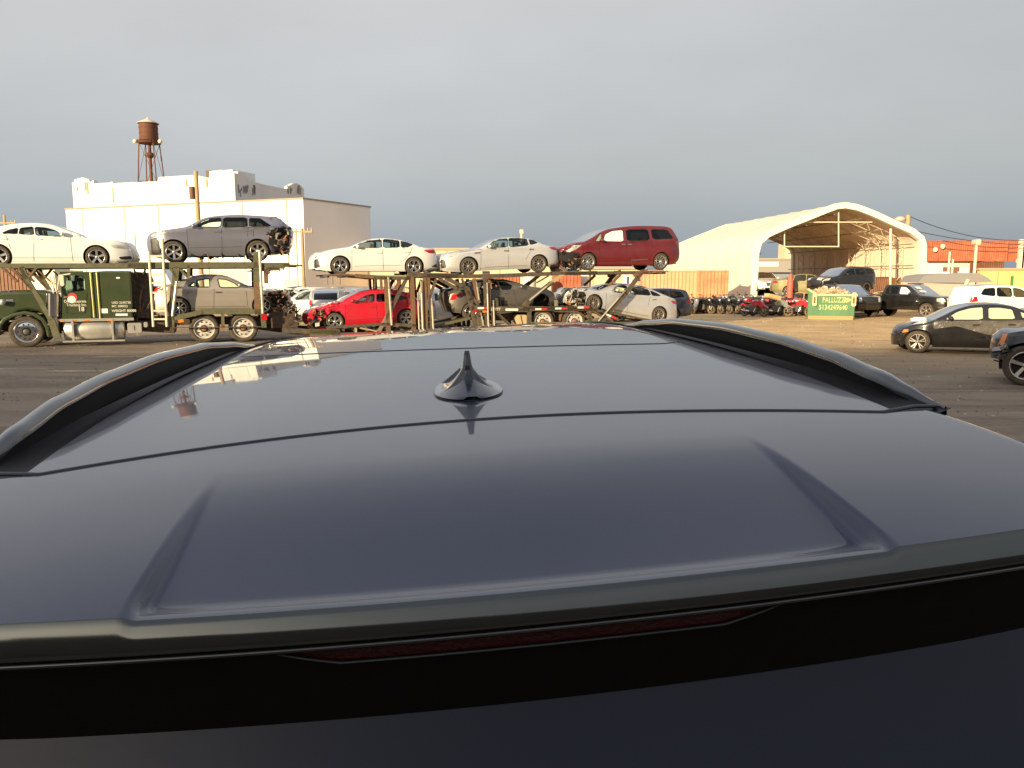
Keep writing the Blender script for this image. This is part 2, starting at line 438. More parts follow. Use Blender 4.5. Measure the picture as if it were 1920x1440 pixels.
    for (kind, ki), fl in [(k, v) for k, v in groups.items() if k != 'body']:
        base = kind.split('@')[0]
        spec = {'side_window': ('side_window', G_CLEAR), 'dark_window': ('side_window', G_DARK), 'covered_window': ('side_window', M_WHITE), 'plastic_window': ('side_window', mat('fogged_plastic', (.42, .44, .33), .3)),
                'headlight': ('headlight', M_LENS), 'taillight': ('taillight', M_RED), 'vent': ('fender_vent', M_TRIM), 'cladding': ('lower_trim', M_BLACK), 'amber': ('indicator', M_ORANGE),
                'hole': ('painted_hole', M_DARK), 'wrap': ('plastic_wrap', mat('plastic_wrap', (.12, .11, .1), .25, coat=.5, var=.5, vscale=6, col2=(.05, .045, .04), bump=.7, bscale=7)), 'panel': ('door_panel', M_BLACK)}[base]  # hole: darkness inside a torn-open end, painted as a near-black skin panel
        for sgn in (-1, 1):
            mb = MB(); mp_ = {}
            for f in fl:
                a, b, c = (rv[i] for i in f); ccw = (b - a).cross(c - a) > 0
                ff = []
                for i in (f if (sgn < 0) == ccw else f[::-1]):
                    if i not in mp_: mp_[i] = len(mb.v); mb.v.append(P3(i, sgn) + Vector((0, sgn * (-.006 if 'window' in kind else .001), 0)))
                    ff.append(mp_[i])
                mb.f.append(ff); mb.m.append(0); mb.sm.append(True)
            mb.build(spec[0], spec[1], root)
        if 'window' in kind: ribbon(tm_, regs[ki][1], .028, 0, True, .002)
    for sgn in (-1, 1):
        trimb[sgn].build('window_trim', [M_TRIM, M_CHROME], root); tmb[sgn].build('door_seams', [M_SEAM], root)
    for k, fl in sp.items():
        mb = MB()
        for f in fl: mb.add(f, [(0, 1, 2, 3)], 0, True)
        gm = {'windshield': G_CLEAR, 'rear_window': G_DARK, 'sunroof': M_TRIM, 'grille': M_BLACK, 'tailgate_trim': M_BLACK, 'bed_cover': M_BLACK, 'headlight': M_LENS, 'lower_trim': M_BLACK}[k]
        ob = mb.build(k, gm, root)
        bm = bmesh.new(); bm.from_mesh(ob.data); bmesh.ops.remove_doubles(bm, verts=bm.verts, dist=1e-4); bm.to_mesh(ob.data); bm.free()
    # cabin, underbody, wheel wells
    wx = [p[0] for kd, pr in regs if 'window' in kd for p in pr]
    if wx and S.get('cabin', True):
        a, b = min(wx) - .15, max(wx) + .1; i_ = MB()
        zs = lambda x: belt(x)
        n = 6
        poly = [(a + (b - a) * k / n, zs(a + (b - a) * k / n) - .1) for k in range(n + 1)] + [(b, sill(b) + .12), (a, sill(a) + .12)]
        i_.prism(poly, -W2 + .16, W2 - .16, 0)
        i_.build('cabin_floor', M_INT, root)
        L_ = b - a; st = MB()
        fr = S.get('front', -1)
        for row, fx in enumerate((.36, .72)) :
            xx = a + L_ * (fx if fr < 0 else 1 - fx)
            for yy in (-.38, .38):
                zz = zs(xx)
                st.prism([(xx - .07, zz - .2), (xx + .07, zz - .2), (xx + .07 - .12 * fr, zz + .07), (xx + .0 - .12 * fr, zz + .08)], yy - .2, yy + .2)
                if row == 0 or True: st.prism([(xx - .13 * fr - .03, zz + .08), (xx - .13 * fr + .06, zz + .08), (xx - .15 * fr + .05, zz + .22), (xx - .15 * fr - .02, zz + .22)], yy - .11, yy + .11)
        xx = a + L_ * (.14 if fr < 0 else .86); zz = zs(xx)
        st.prism([(xx - .12, zz - .12), (xx + .12, zz - .12), (xx + .1, zz + .0), (xx - .1, zz + .02)], -W2 + .2, W2 - .2)
        st.build('seats', M_SEAT, root)
    u = MB(); n = 8; ub = .16
    xa, xb = x0 + .18, x1 - .18
    u.prism([(xa + (xb - xa) * k / n, sill(xa + (xb - xa) * k / n) + .04) for k in range(n + 1)] + [(xa + (xb - xa) * k / n, sill(xa + (xb - xa) * k / n) + .04 + ub) for k in range(n, -1, -1)], -W2 + .3, W2 - .3)
    for cx, cz, ra in arches:
        for sgn in (-1, 1):
            k = 16; a0, a1 = -.25, pi + .25; ys = sgn * (W2 - .05); yi = sgn * (W2 - .36)
            vs = []
            for i in range(k + 1):
                an = a0 + (a1 - a0) * i / k; x_, z_ = cx + ra * cos(an), cz + ra * sin(an)
                yo = sgn * (hw(x_, z_, 1) - .012)
                vs += [Vector((x_, yo, z_)), Vector((x_, yi, z_))]
            u.add(vs, [(2 * i, 2 * i + 1, 2 * i + 3, 2 * i + 2) for i in range(k)], 0)
            vs = [Vector((cx + ra * cos(a0 + (a1 - a0) * i / k), yi, cz + ra * sin(a0 + (a1 - a0) * i / k))) for i in range(k + 1)]
            u.add(vs, [list(range(k + 1))], 0)
    u.build('underbody', M_DARK, root)
    st = S.get('style', ('twin', 5, .045, 'alloy')); fl_ = S.get('flat', ())
    for wi, (cx, cz, r) in enumerate(S['wheels']):
        for sgn in (-1, 1):
            if (wi, sgn) in S.get('nowheel', ()): continue
            y = hw(cx, cz + r * .9, 1) - .24 * r / .33 * .5 - .012
            wheel(root, cx, sgn * y, cz, r, st, sgn, steer=S.get('steer', 0) if wi == S.get('steerw', -1) else 0)
    # mirrors, handles
    for (x, z) in S.get('mirrors', []):
        for sgn in (-1, 1):
            mb = MB(); y = hw(x, z)
            c = Vector((x, sgn * (y + .1), z + .02)); fr = S.get('front', -1)
            for k in range(1):
                prof = [(.001, -.1), (.06, -.09), (.085, -.03), (.09, .04), (.075, .1), (.001, .11)]
                b0 = len(mb.v); mb.lathe(prof, 12, 0, 'y', c)
                for q in range(b0, len(mb.v)):
                    d = mb.v[q] - c; mb.v[q] = c + Vector((d.x * .75, d.y, d.z * .8))
            mb.build('side_mirror', S.get('mirrormat', paint), root)
    for (x, z) in S.get('handles', []):
        for sgn in (-1, 1):
            y = hw(x, z); mb = MB()
            mb.bevbox((x - .1, 0, z - .016), (x + .1, .03, z + .016), .012, 0, Matrix.Translation((0, sgn * (y + .012) - .015, 0)))
            mb.build('door_handle', S.get('handlemat', paint), root)
            if color: root.children[-1].color = (*color, 1)
    # wrecked end
    for (xa, xb, za, zb_, nn_, cm) in S.get('wreck', []):
        mb = MB()
        for k in range(nn_):
            x = rg.uniform(xa, xb); z = rg.uniform(za, zb_)
            y = rg.uniform(-W2 + .02, W2 - .1) if rg.random() < .5 else -W2 + rg.uniform(.0, .16)
            Rm = Matrix.Translation((x, y, z)) @ Matrix.Rotation(rg.uniform(0, 6), 4, Vector((rg.uniform(-1, 1), rg.uniform(-1, 1), rg.uniform(-1, 1))).normalized())
            a = rg.uniform(.04, .17); b = rg.uniform(.02, .1); t_ = rg.uniform(.006, .02); mi = rg.choice(cm)
            if rg.random() < .35: mb.tube(Rm @ Vector((-a, 0, 0)), Rm @ Vector((a, .03, 0)), .014, 6, mi)
            else:
                mb.box((-a, -b, -t_), (0, b, t_), mi, Rm); mb.box((-.01, -b * .8, -t_), (a * .7, b, t_), mi, Rm @ Matrix.Rotation(rg.uniform(-1, 1), 4, 'Y'))
        cm_ = mb.build('crumpled_metal', [M_BLACK, M_ALLOYD, mat('torn_rust', (.3, .14, .06), .6), M_TRIM, paint, M_LENS], root); cm_['kind'] = 'stuff'
    for (bx, mi_, nm) in S.get('extras', []):
        mb = MB(); mb.bevbox(bx[0], bx[1], bx[2]); mb.build(nm, mi_, root)
    if color:
        for ch in root.children: ch.color = (*color, 1)
    return root

# ================================================================ the loaded cars, surveyed in the truck's own plane
def traced_car(crop, spec, v0, name, label, cat, paint, W=1.82, group='wrecked cars loaded on the car hauler'):
    ox, oy, s = crop
    f = lambda p: tp(ox + p[0] / s, oy + p[1] / s, v0)
    ws = [(*f(q[:2]), q[2]) for q in spec['wheels']]
    u0 = (ws[0][0] + ws[1][0]) / 2; z0 = min(q[1] - q[2] for q in ws)
    g = lambda p: (f(p)[0] - u0, f(p)[1] - z0)
    S = dict(spec); S['W'] = W
    for k in ('top', 'bot', 'belt', 'mirrors', 'handles', 'sill'):
        if k in spec: S[k] = [g(p) for p in spec[k]]
    S['wheels'] = [(q[0] - u0, q[1] - z0, q[2]) for q in ws]
    S['regions'] = [(k, [g(p) for p in pts]) for k, pts in spec.get('regions', [])]
    S['seams'] = [[g(p) for p in pts] for pts in spec.get('seams', [])]
    S['chrome'] = [([g(p) for p in pts], w_) for pts, w_ in spec.get('chrome', [])]
    gx_ = lambda x, y: g((x, y))[0]
    S['strips'] = [(k, *sorted((gx_(a, 500), gx_(b, 500)))) for k, a, b in spec.get('strips', [])]
    if 'damage' in spec: S['damage'] = tuple(sorted((gx_(spec['damage'][0], 500), gx_(spec['damage'][1], 500))))
    S['wreck'] = []
    for (xa, xb, ya, yb, n, cm) in spec.get('wreck', []):
        p = g((xa, ya)); q = g((xb, yb)); S['wreck'].append((min(p[0], q[0]), max(p[0], q[0]), min(p[1], q[1]), max(p[1], q[1]), n, cm))
    M = MT @ Matrix.Translation((u0, v0 + W / 2, z0))
    return build_car(M, S, name, label, cat, paint, group)
def paint(name, col, metal=0.35, rough=0.32, coat=1.0, **k):
    k.setdefault('var', .32); k.setdefault('vscale', 2.2); k.setdefault('col2', tuple(c * .62 + .06 * q for c, q in zip(col, (1, .8, .55)))); k.setdefault('detail', 7.0); k.setdefault('bump', .05); k.setdefault('bscale', 2.5)
    return mat(name, col, rough, metal, coat, **k)
P_WHITE = paint('white_paint', (.84, .84, .8), 0.0, .3, var=.15)
P_PEARL = paint('pearl_white_paint', (.82, .81, .78), 0.1, .3, var=.15)
P_SILVER = paint('silver_paint', (.7, .7, .7), .45, .32, var=.15)
P_SILVERB = paint('cool_silver_paint', (.64, .65, .67), .5, .32, var=.15)
P_TAN = paint('champagne_paint', (.46, .41, .35), .5, .34, var=.2)
P_GREY = paint('dark_grey_paint', (.16, .145, .13), .5, .38)
P_SLATE = paint('slate_blue_paint', (.3, .3, .36), .6, .28, var=.2)
P_MAROON = paint('maroon_paint', (.17, .008, .014), .3, .32)
P_REDC = paint('bright_red_paint', (.62, .008, .03), .1, .32)
P_NAVY = paint('navy_paint', (.012, .017, .032), .3, .3)
P_BLACKC = paint('black_paint', (.008, .009, .012), .1, .28, var=.5, vscale=3, col2=(.03, .024, .018))
P_OBJ = paint('car_paint', (.5, .5, .5), .3, .34, objcol=True)

C3 = (540, 400, 5.5375); C4 = (800, 400, 5.5375); C5 = (1020, 400, 5.5375); C2 = (240, 380, 5.142); C1 = (0, 200, 3.0)
VN = 0.35
traced_car(C3, dict(
    top=[(285, 575), (278, 520), (287, 470), (302, 438), (345, 412), (430, 385), (520, 368), (635, 350), (720, 315), (800, 285), (880, 265), (980, 258), (1080, 262), (1180, 278), (1280, 308), (1370, 345), (1450, 362), (1535, 372), (1556, 420), (1575, 520), (1562, 575), (1420, 600)],
    bot=[(1400, 603), (640, 600), (440, 600), (300, 585)], sill=[(300, 600), (1420, 603)],
    belt=[(640, 368), (1340, 352)], wheels=[(545, 543, .325), (1312, 548, .325)],
    regions=[('side_window', [(665, 360), (745, 315), (840, 280), (975, 268), (975, 360)]), ('side_window', [(992, 268), (1080, 270), (1158, 282), (1158, 355), (992, 360)]), ('side_window', [(1176, 285), (1240, 300), (1302, 322), (1230, 352), (1176, 355)]),
             ('taillight', [(1405, 382), (1530, 372), (1540, 415), (1470, 414)]), ('headlight', [(305, 455), (345, 425), (435, 406), (365, 452)]), ('cladding', [(1490, 555), (1560, 520), (1565, 558)]), ('cladding', [(280, 480), (320, 470), (340, 560), (284, 570)])],
    seams=[[(665, 368), (662, 592)], [(984, 362), (990, 590)], [(1290, 350), (1262, 430), (1190, 500)], [(690, 548), (1200, 538)]],
    strips=[('windshield', 640, 870), ('rear_window', 1110, 1350)], mirrors=[(720, 350)], handles=[(945, 410), (1235, 402)], style=('twin', 5, .05, 'alloy'), front=-1),
    VN, 'sedan', 'white compact sedan with bright twin spoke wheels, front on the trailer top deck', 'car', P_PEARL, 1.78)
traced_car(C4, dict(
    top=[(175, 590), (160, 540), (165, 480), (190, 437), (250, 418), (340, 400), (440, 385), (555, 358), (640, 312), (720, 275), (800, 255), (900, 247), (1000, 250), (1080, 262), (1150, 288), (1230, 325), (1300, 340), (1362, 348), (1385, 385), (1395, 440), (1405, 500), (1380, 530), (1260, 548)],
    bot=[(1250, 560), (1080, 575), (540, 597), (360, 612), (200, 602)], sill=[(200, 606), (1380, 556)],
    belt=[(600, 366), (1260, 332)], wheels=[(440, 550, .335), (1172, 524, .335)],
    regions=[('side_window', [(612, 360), (700, 292), (770, 266), (850, 258), (842, 352)]), ('side_window', [(862, 258), (960, 256), (1048, 262), (1062, 330), (858, 350)]), ('side_window', [(1068, 268), (1125, 280), (1158, 305), (1078, 324)]),
             ('taillight', [(1268, 350), (1362, 342), (1372, 378), (1310, 376)]), ('headlight', [(170, 462), (210, 428), (342, 412), (290, 448), (200, 466)]), ('vent', [(495, 407), (560, 404), (556, 416), (500, 418)]), ('cladding', [(163, 480), (200, 478), (215, 560), (170, 575)])],
    seams=[[(565, 372), (562, 592)], [(850, 355), (850, 583)], [(1075, 330), (1075, 400), (1030, 480)], [(600, 560), (1050, 540)], [(340, 405), (570, 372)]],
    strips=[('windshield', 560, 800), ('rear_window', 1080, 1240)], mirrors=[(650, 350)], handles=[(825, 388), (1085, 372)], handlemat=M_CHROME, style=('spoke', 10, .035, 'dull'), front=-1),
    VN, 'sedan', 'silver midsize sedan between the white sedan and the maroon minivan on the upper deck', 'car', P_SILVER, 1.84)
traced_car(C5, dict(
    top=[(250, 596), (215, 540), (182, 470), (176, 395), (235, 350), (330, 318), (430, 293), (520, 250), (600, 200), (680, 165), (760, 150), (860, 136), (960, 128), (1100, 126), (1270, 132), (1350, 152), (1385, 200), (1430, 270), (1440, 320), (1450, 420), (1435, 480), (1380, 525), (1310, 532)],
    bot=[(1290, 538), (1130, 540), (560, 540), (380, 590), (270, 600)], sill=[(270, 560), (1380, 535)],
    belt=[(540, 302), (1400, 275)], wheels=[(465, 503, .35), (1222, 500, .35)], tum=.25, er=.1,
    regions=[('side_window', [(532, 290), (590, 215), (606, 212), (594, 292)]), ('covered_window', [(614, 292), (640, 215), (720, 178), (832, 168), (828, 296)]), ('dark_window', [(862, 168), (1090, 162), (1102, 278), (862, 286)]), ('dark_window', [(1122, 165), (1290, 168), (1352, 264), (1132, 270)]),
             ('taillight', [(1368, 290), (1440, 292), (1445, 322), (1390, 326)]), ('headlight', [(240, 385), (300, 337), (395, 328), (335, 375), (262, 405)]), ('hole', [(180, 400), (235, 400), (330, 410), (380, 400), (350, 600), (235, 600), (185, 470)])],
    seams=[[(578, 300), (578, 532)], [(858, 286), (862, 520)], [(1118, 275), (1128, 380)], [(590, 500), (1110, 480)], [(862, 300), (1120, 290)]], chrome=[([(905, 486), (1080, 478)], .05)],
    strips=[('windshield', 430, 690), ('rear_window', 1360, 1425)], mirrors=[(590, 285)], handles=[(825, 322), (890, 322)], handlemat=M_CHROME, style=('spoke', 10, .05, 'alloy'),
    wreck=[(190, 380, 400, 600, 90, [0, 0, 3, 3, 2, 1])], damage=(170, 400), front=-1),
    VN, 'minivan', 'maroon minivan with smashed front and white covered front door window on the upper deck', 'minivan', P_MAROON, 1.95)
traced_car(C3, dict(
    top=[(240, 1150), (207, 1110), (207, 1060), (260, 1010), (350, 975), (450, 945), (540, 930), (600, 890), (680, 850), (770, 815), (860, 800), (960, 795), (1100, 795), (1200, 812), (1290, 840), (1340, 880), (1375, 930), (1392, 1000), (1400, 1060), (1390, 1115), (1330, 1140)],
    bot=[(1310, 1150), (1180, 1152), (590, 1165), (400, 1180), (250, 1160)], sill=[(250, 1185), (1390, 1130)],
    belt=[(640, 940), (1280, 905)], wheels=[(490, 1125, .325), (1232, 1088, .325)],
    regions=[('side_window', [(700, 935), (760, 882), (830, 847), (905, 838), (895, 922)]), ('dark_window', [(925, 838), (1050, 835), (1125, 850), (1105, 905), (920, 920)]), ('dark_window', [(1140, 852), (1205, 862), (1235, 885), (1125, 905)]),
             ('taillight', [(1320, 900), (1372, 935), (1370, 980), (1330, 950)]), ('hole', [(212, 1060), (300, 1010), (390, 1010), (400, 1060), (380, 1180), (240, 1180)])],
    seams=[[(600, 950), (592, 1150)], [(915, 925), (935, 1145)], [(1120, 910), (1150, 1000)], [(620, 1110), (1130, 1080)], [(540, 935), (400, 985)]],
    strips=[('windshield', 545, 850), ('rear_window', 1290, 1370)], mirrors=[(665, 915)], handles=[(860, 970)], style=('twin', 5, .05, 'alloy'),
    wreck=[(210, 400, 1010, 1190, 90, [0, 3, 2, 4, 1])], damage=(200, 560), front=-1),
    VN, 'hatchback', 'bright red hatchback with torn off front bumper on the lower deck of the trailer', 'car', P_REDC, 1.78)
traced_car(C4, dict(
    top=[(275, 1022), (250, 960), (232, 900), (226, 830), (300, 790), (400, 750), (500, 712), (600, 692), (720, 685), (840, 690), (940, 712), (1040, 748), (1120, 765), (1250, 785), (1340, 835), (1385, 900), (1392, 950), (1345, 975)],
    bot=[(1340, 978), (1270, 968), (1130, 972), (700, 985), (540, 1012), (400, 1042), (290, 1030)], sill=[(290, 1036), (1390, 955)],
    belt=[(480, 800), (1150, 775)], wheels=[(460, 1022, .325), (1195, 930, .325)], nowheel=[(1, -1)],
    regions=[('side_window', [(540, 790), (598, 738), (640, 720), (640, 790)]), ('side_window', [(658, 716), (735, 705), (760, 790), (658, 792)]), ('side_window', [(752, 708), (830, 718), (892, 752), (868, 790), (778, 792)]),
             ('taillight', [(248, 905), (280, 842), (398, 838), (330, 872), (300, 900)]), ('cladding', [(250, 985), (300, 960), (300, 1025), (275, 1030)]), ('cladding', [(700, 870), (815, 870), (800, 975), (700, 985)])],
    seams=[[(650, 800), (640, 960)], [(900, 795), (940, 940), (930, 980)], [(770, 800), (775, 980)], [(680, 950), (900, 940)]],
    strips=[('windshield', 850, 1060), ('rear_window', 330, 520)], mirrors=[(975, 768)], handles=[(820, 828), (570, 840)], handlemat=M_CHROME, style=('twin', 5, .045, 'alloy'), front=1),
    VN, 'sedan', 'dark grey sedan with its tail towards the red hatchback and no near front wheel', 'car', P_GREY, 1.8)
traced_car(C5, dict(
    top=[(272, 930), (260, 860), (300, 800), (340, 782), (440, 785), (580, 798), (640, 778), (720, 748), (800, 738), (900, 736), (1000, 745), (1100, 770), (1180, 808), (1260, 845), (1350, 880), (1402, 900), (1416, 960), (1420, 1050), (1400, 1112)],
    bot=[(1390, 1120), (1290, 1128), (1100, 1100), (700, 1020), (600, 992), (450, 985), (290, 960)], sill=[(290, 965), (1400, 1150)],
    belt=[(640, 820), (1240, 872)], wheels=[(525, 932, .33), (1200, 1052, .33)],
    regions=[('side_window', [(705, 812), (760, 765), (840, 752), (872, 756), (868, 835)]), ('side_window', [(895, 757), (1000, 768), (1095, 795), (1112, 852), (905, 838)]), ('side_window', [(1110, 802), (1175, 830), (1215, 856), (1128, 855)]),
             ('taillight', [(1322, 908), (1405, 912), (1408, 945), (1350, 938)]), ('hole', [(262, 870), (300, 808), (420, 812), (440, 860), (430, 960), (280, 955)])],
    seams=[[(650, 830), (640, 1000)], [(880, 845), (860, 1045)], [(1105, 860), (1080, 960)], [(680, 990), (1080, 1070)]],
    strips=[('windshield', 590, 790), ('rear_window', 1110, 1270)], mirrors=[(755, 800)], handles=[(895, 868), (1145, 895)], handlemat=M_CHROME, style=('spoke', 10, .035, 'dull'),
    wreck=[(262, 440, 790, 960, 80, [0, 1, 1, 5, 2])], damage=(255, 500), front=-1),
    VN, 'sedan', 'light silver sedan with crushed nose sloping down the tail of the lower deck', 'car', P_SILVERB, 1.84)
traced_car(C2, dict(
    top=[(218, 505), (203, 420), (203, 330), (240, 292), (330, 265), (440, 250), (560, 230), (640, 190), (720, 150), (800, 130), (900, 118), (1050, 112), (1200, 118), (1330, 127), (1450, 140), (1490, 170), (1530, 215), (1570, 260), (1575, 330), (1560, 420), (1540, 465), (1380, 485)],
    bot=[(1350, 500), (1150, 512), (600, 515), (350, 540), (230, 515)], sill=[(230, 520), (1500, 500)],
    belt=[(600, 248), (1420, 232)], wheels=[(442, 474, .365), (1252, 465, .365)], arch=1.17,
    regions=[('side_window', [(645, 232), (700, 182), (780, 152), (902, 142), (893, 237)]), ('dark_window', [(918, 142), (1148, 142), (1152, 234), (912, 237)]), ('dark_window', [(1170, 146), (1285, 152), (1382, 222), (1350, 230), (1172, 233)]),
             ('headlight', [(205, 325), (225, 296), (290, 285), (375, 288), (300, 322)]), ('cladding', [(206, 345), (300, 350), (310, 500), (222, 505)]), ('hole', [(1380, 250), (1530, 230), (1568, 280), (1555, 420), (1540, 460), (1400, 480), (1350, 380)])],
    seams=[[(565, 255), (590, 500)], [(903, 245), (908, 500)], [(1160, 240), (1150, 330)], [(600, 435), (1110, 425)], [(1208, 255), (1208, 330)]], chrome=[([(905, 240), (1165, 238), (1350, 236), (1392, 222), (1285, 150)], .022)],
    strips=[('windshield', 560, 800), ('rear_window', 1470, 1560)], mirrors=[(630, 232)], handles=[(855, 278), (1155, 268)], handlemat=P_SLATE, style=('spoke', 6, .085, 'alloy'),
    wreck=[(1350, 1570, 240, 480, 110, [0, 3, 3, 2, 1]), (560, 1300, 505, 525, 20, [0])], damage=(1360, 1600), front=-1),
    VN, 'crossover', 'slate blue crossover with roof bar feet and burst open tail above the truck wheels', 'car', P_SLATE, 1.92)
traced_car(C2, dict(
    top=[(262, 1085), (222, 1000), (228, 900), (240, 835), (330, 800), (440, 780), (540, 742), (620, 712), (750, 698), (880, 700), (960, 715), (1040, 745), (1130, 788), (1240, 830), (1350, 850), (1450, 868), (1540, 900), (1562, 960), (1560, 1040), (1500, 1070)],
    bot=[(1480, 1075), (1340, 1060), (1200, 1045), (600, 1040), (430, 1080), (280, 1090)], sill=[(260, 1085), (1500, 1050)],
    belt=[(520, 828), (1240, 845)], wheels=[(492, 1015, .335), (1305, 990, .335)],
    regions=[('side_window', [(575, 805), (622, 768), (640, 760), (642, 812)]), ('side_window', [(655, 752), (720, 738), (782, 732), (790, 815), (655, 815)]), ('side_window', [(860, 732), (950, 742), (1040, 782), (1080, 820), (885, 822)]),
             ('taillight', [(240, 830), (330, 815), (338, 848), (245, 862)]), ('hole', [(1350, 860), (1540, 905), (1550, 1060), (1400, 1060), (1340, 940)])],
    seams=[[(830, 830), (828, 1030)], [(1140, 850), (1155, 1000)], [(600, 830), (560, 900), (600, 960)], [(650, 1005), (1140, 1000)], [(580, 1020), (1180, 1022)]],
    strips=[('windshield', 980, 1220), ('rear_window', 440, 600)], mirrors=[(1075, 800)], handles=[(870, 862), (590, 858)], handlemat=M_CHROME, style=('spoke', 8, .045, 'alloy'),
    wreck=[(1340, 1600, 850, 1070, 120, [0, 3, 3, 1, 2]), (1540, 1650, 980, 1180, 50, [0, 3, 1])], damage=(1330, 1600), front=1),
    VN, 'sedan', 'champagne sedan with mangled nose riding over the truck rear wheels', 'car', P_TAN, 1.82)
traced_car(C1, dict(
    top=[(-185, 870), (-205, 800), (-198, 722), (-150, 700), (-60, 690), (0, 670), (60, 658), (150, 652), (240, 656), (300, 668), (360, 690), (430, 715), (480, 738), (560, 745), (650, 755), (715, 772), (736, 810), (748, 850), (735, 870), (640, 880)],
    bot=[(600, 884), (480, 884), (45, 884), (-60, 886), (-180, 876)], sill=[(-190, 884), (740, 884)],
    belt=[(-60, 712), (470, 738)], wheels=[(543, 845, .345), (-12, 840, .345)],
    regions=[('side_window', [(8, 712), (50, 692), (98, 682), (96, 718)]), ('side_window', [(106, 718), (110, 682), (182, 674), (190, 722)]), ('side_window', [(202, 722), (192, 676), (255, 680), (310, 696), (355, 728), (270, 728)]),
             ('headlight', [(620, 780), (650, 776), (718, 786), (718, 802), (640, 796)]), ('cladding', [(665, 845), (735, 838), (738, 858), (680, 860)]), ('taillight', [(-200, 735), (-150, 730), (-150, 750), (-200, 760)])],
    seams=[[(190, 728), (190, 870)], [(395, 738), (410, 870)], [(30, 720), (60, 800)], [(60, 850), (460, 850)]],
    strips=[('windshield', 300, 470), ('rear_window', -60, 60)], mirrors=[(352, 720)], handles=[(215, 745), (20, 742)], style=('spoke', 5, .1, 'alloy'), front=1),
    VN + .1, 'sedan', 'large white sedan facing right on the head rack above the green truck cab', 'car', P_WHITE, 1.88)

# ================================================================ tractor
GREEN = mat('olive_green_paint', (.045, .068, .028), .22, .1, 1, var=.5, vscale=2.5, col2=(.085, .08, .045), bump=.1, bscale=3)
FRAMEG = mat('green_steel', (.075, .095, .05), .55, var=.8, vscale=6, col2=(.16, .12, .07))
FRAMED = mat('dark_steel', (.055, .052, .042), .55, var=.8, vscale=7, col2=(.14, .1, .06))
RUSTY = mat('rusty_steel', (.2, .1, .05), .75, var=.8, vscale=9, col2=(.09, .07, .045))
ROD = mat('bright_ram', (.75, .72, .6), .25, .7)
CREAM = mat('cream_steel', (.68, .62, .45), .5)
ALU = mat('aluminium_tank', (.6, .58, .52), .35, .6, var=.4, vscale=4, col2=(.4, .38, .33))
TANK = mat('tan_box', (.5, .38, .22), .6)
CT = (100, 500, 10.283)
def cp(crop, p, v=0.0): return tp(crop[0] + p[0] / crop[2], crop[1] + p[1] / crop[2], v)
u_t = cp(C1, (420, 1330))[0]
TO_ = (u_t, 0, 0)
truck = thing('car_hauler_truck', 'olive green long nose truck with chrome tanks and a sleeper under the head rack', 'truck', MT @ Matrix.Translation(TO_))
def TB(): return MB(TO_)
def P_(crop, pts, v=0.0): return [cp(crop, p, v) for p in pts]
VW = 2.45
t = TB()
hood = P_(C1, [(-70, 1075), (-60, 1045), (0, 1034), (180, 1030), (300, 1045), (325, 1062), (335, 1190), (270, 1215), (235, 1180), (190, 1155), (140, 1150), (90, 1160), (50, 1185), (20, 1215), (-70, 1210)])
t.prism(hood, .45, VW - .45)
bev(t.build('hood', GREEN, truck), .22, 6)
t = TB()
for v0, v1 in ((.1, .5), (VW - .5, VW - .1)):
    t = TB()
    pts = [(-30, 1265), (-20, 1225), (10, 1190), (60, 1165), (130, 1150), (190, 1160), (240, 1190), (270, 1240), (282, 1300)]
    o = P_(C1, pts); inn = P_(C1, [(p[0] + (140 - p[0]) * .16, p[1] + (1290 - p[1]) * .16) for p in pts])
    t.prism(o + inn[::-1], v0, v1)
    bev(t.build('fender', GREEN, truck), .05)
t = TB(); t.prism(P_(C1, [(-72, 1060), (-40, 1048), (-40, 1215), (-72, 1215)]), .4, VW - .4); t.build('grille', M_CHROME, truck)
t = TB(); t.prism(P_(C1, [(-85, 1215), (-30, 1215), (-20, 1290), (-85, 1290)]), .1, VW - .1); t.build('front_bumper', M_CHROME, truck)
t = TB(); c_ = cp(C1, (10, 1100), .3); t.lathe([(.001, -.02), (.09, 0), (.1, .1), (.06, .2)], 16, 0, 'y', (c_[0], .28, c_[1])); t.build('headlight', M_LENS, truck)
t = TB(); c_ = cp(C1, (32, 1075)); t.tube((c_[0], .5, c_[1] - .12), (c_[0], .5, c_[1] + .22), .035, 8, 0); t.tube((c_[0] - .1, .48, c_[1] - .1), (c_[0] + .1, .48, c_[1] - .1), .05, 8, 0); t.build('horn', M_CHROME, truck)
# cab with side windows cut through
def cut_panel(mb, outer, holes, v0, v1, mi=0):
    V = []; E = []
    for lp in [outer] + holes:
        b = len(V); V += [Vector(p) for p in lp]; E += [(b + i, b + (i + 1) % len(lp)) for i in range(len(lp))]
    rv, re, rf, *_ = delaunay_2d_cdt(V, E, [], 0, 1e-5)
    fs = []
    for f in rf:
        c = sum((rv[i] for i in f), Vector((0, 0))) / len(f)
        if inpoly(c, outer) and not any(inpoly(c, h) for h in holes): fs.append(list(f))
    mb.add([(p.x, v0, p.y) for p in rv], fs, mi); mb.add([(p.x, v1, p.y) for p in rv], [f[::-1] for f in fs], mi)
    for lp in [outer] + holes:
        n = len(lp); mb.add([(p[0], v0, p[1]) for p in lp] + [(p[0], v1, p[1]) for p in lp], [(i, (i + 1) % n, (i + 1) % n + n, i + n) for i in range(n)], mi)
cab = P_(CT, [(150, 540), (160, 180), (200, 110), (700, 95), (720, 1000), (215, 1020), (150, 1000)])
win = P_(CT, [(235, 185), (400, 160), (520, 180), (590, 250), (600, 460), (250, 500), (215, 400)])
win = [tuple(p) for p in rnd(win)]
t = TB()
for v0, v1 in ((.12, .2), (VW - .2, VW - .12)): cut_panel(t, cab, [win], v0, v1)
xs = [p[0] for p in cab]; zs = [p[1] for p in cab]
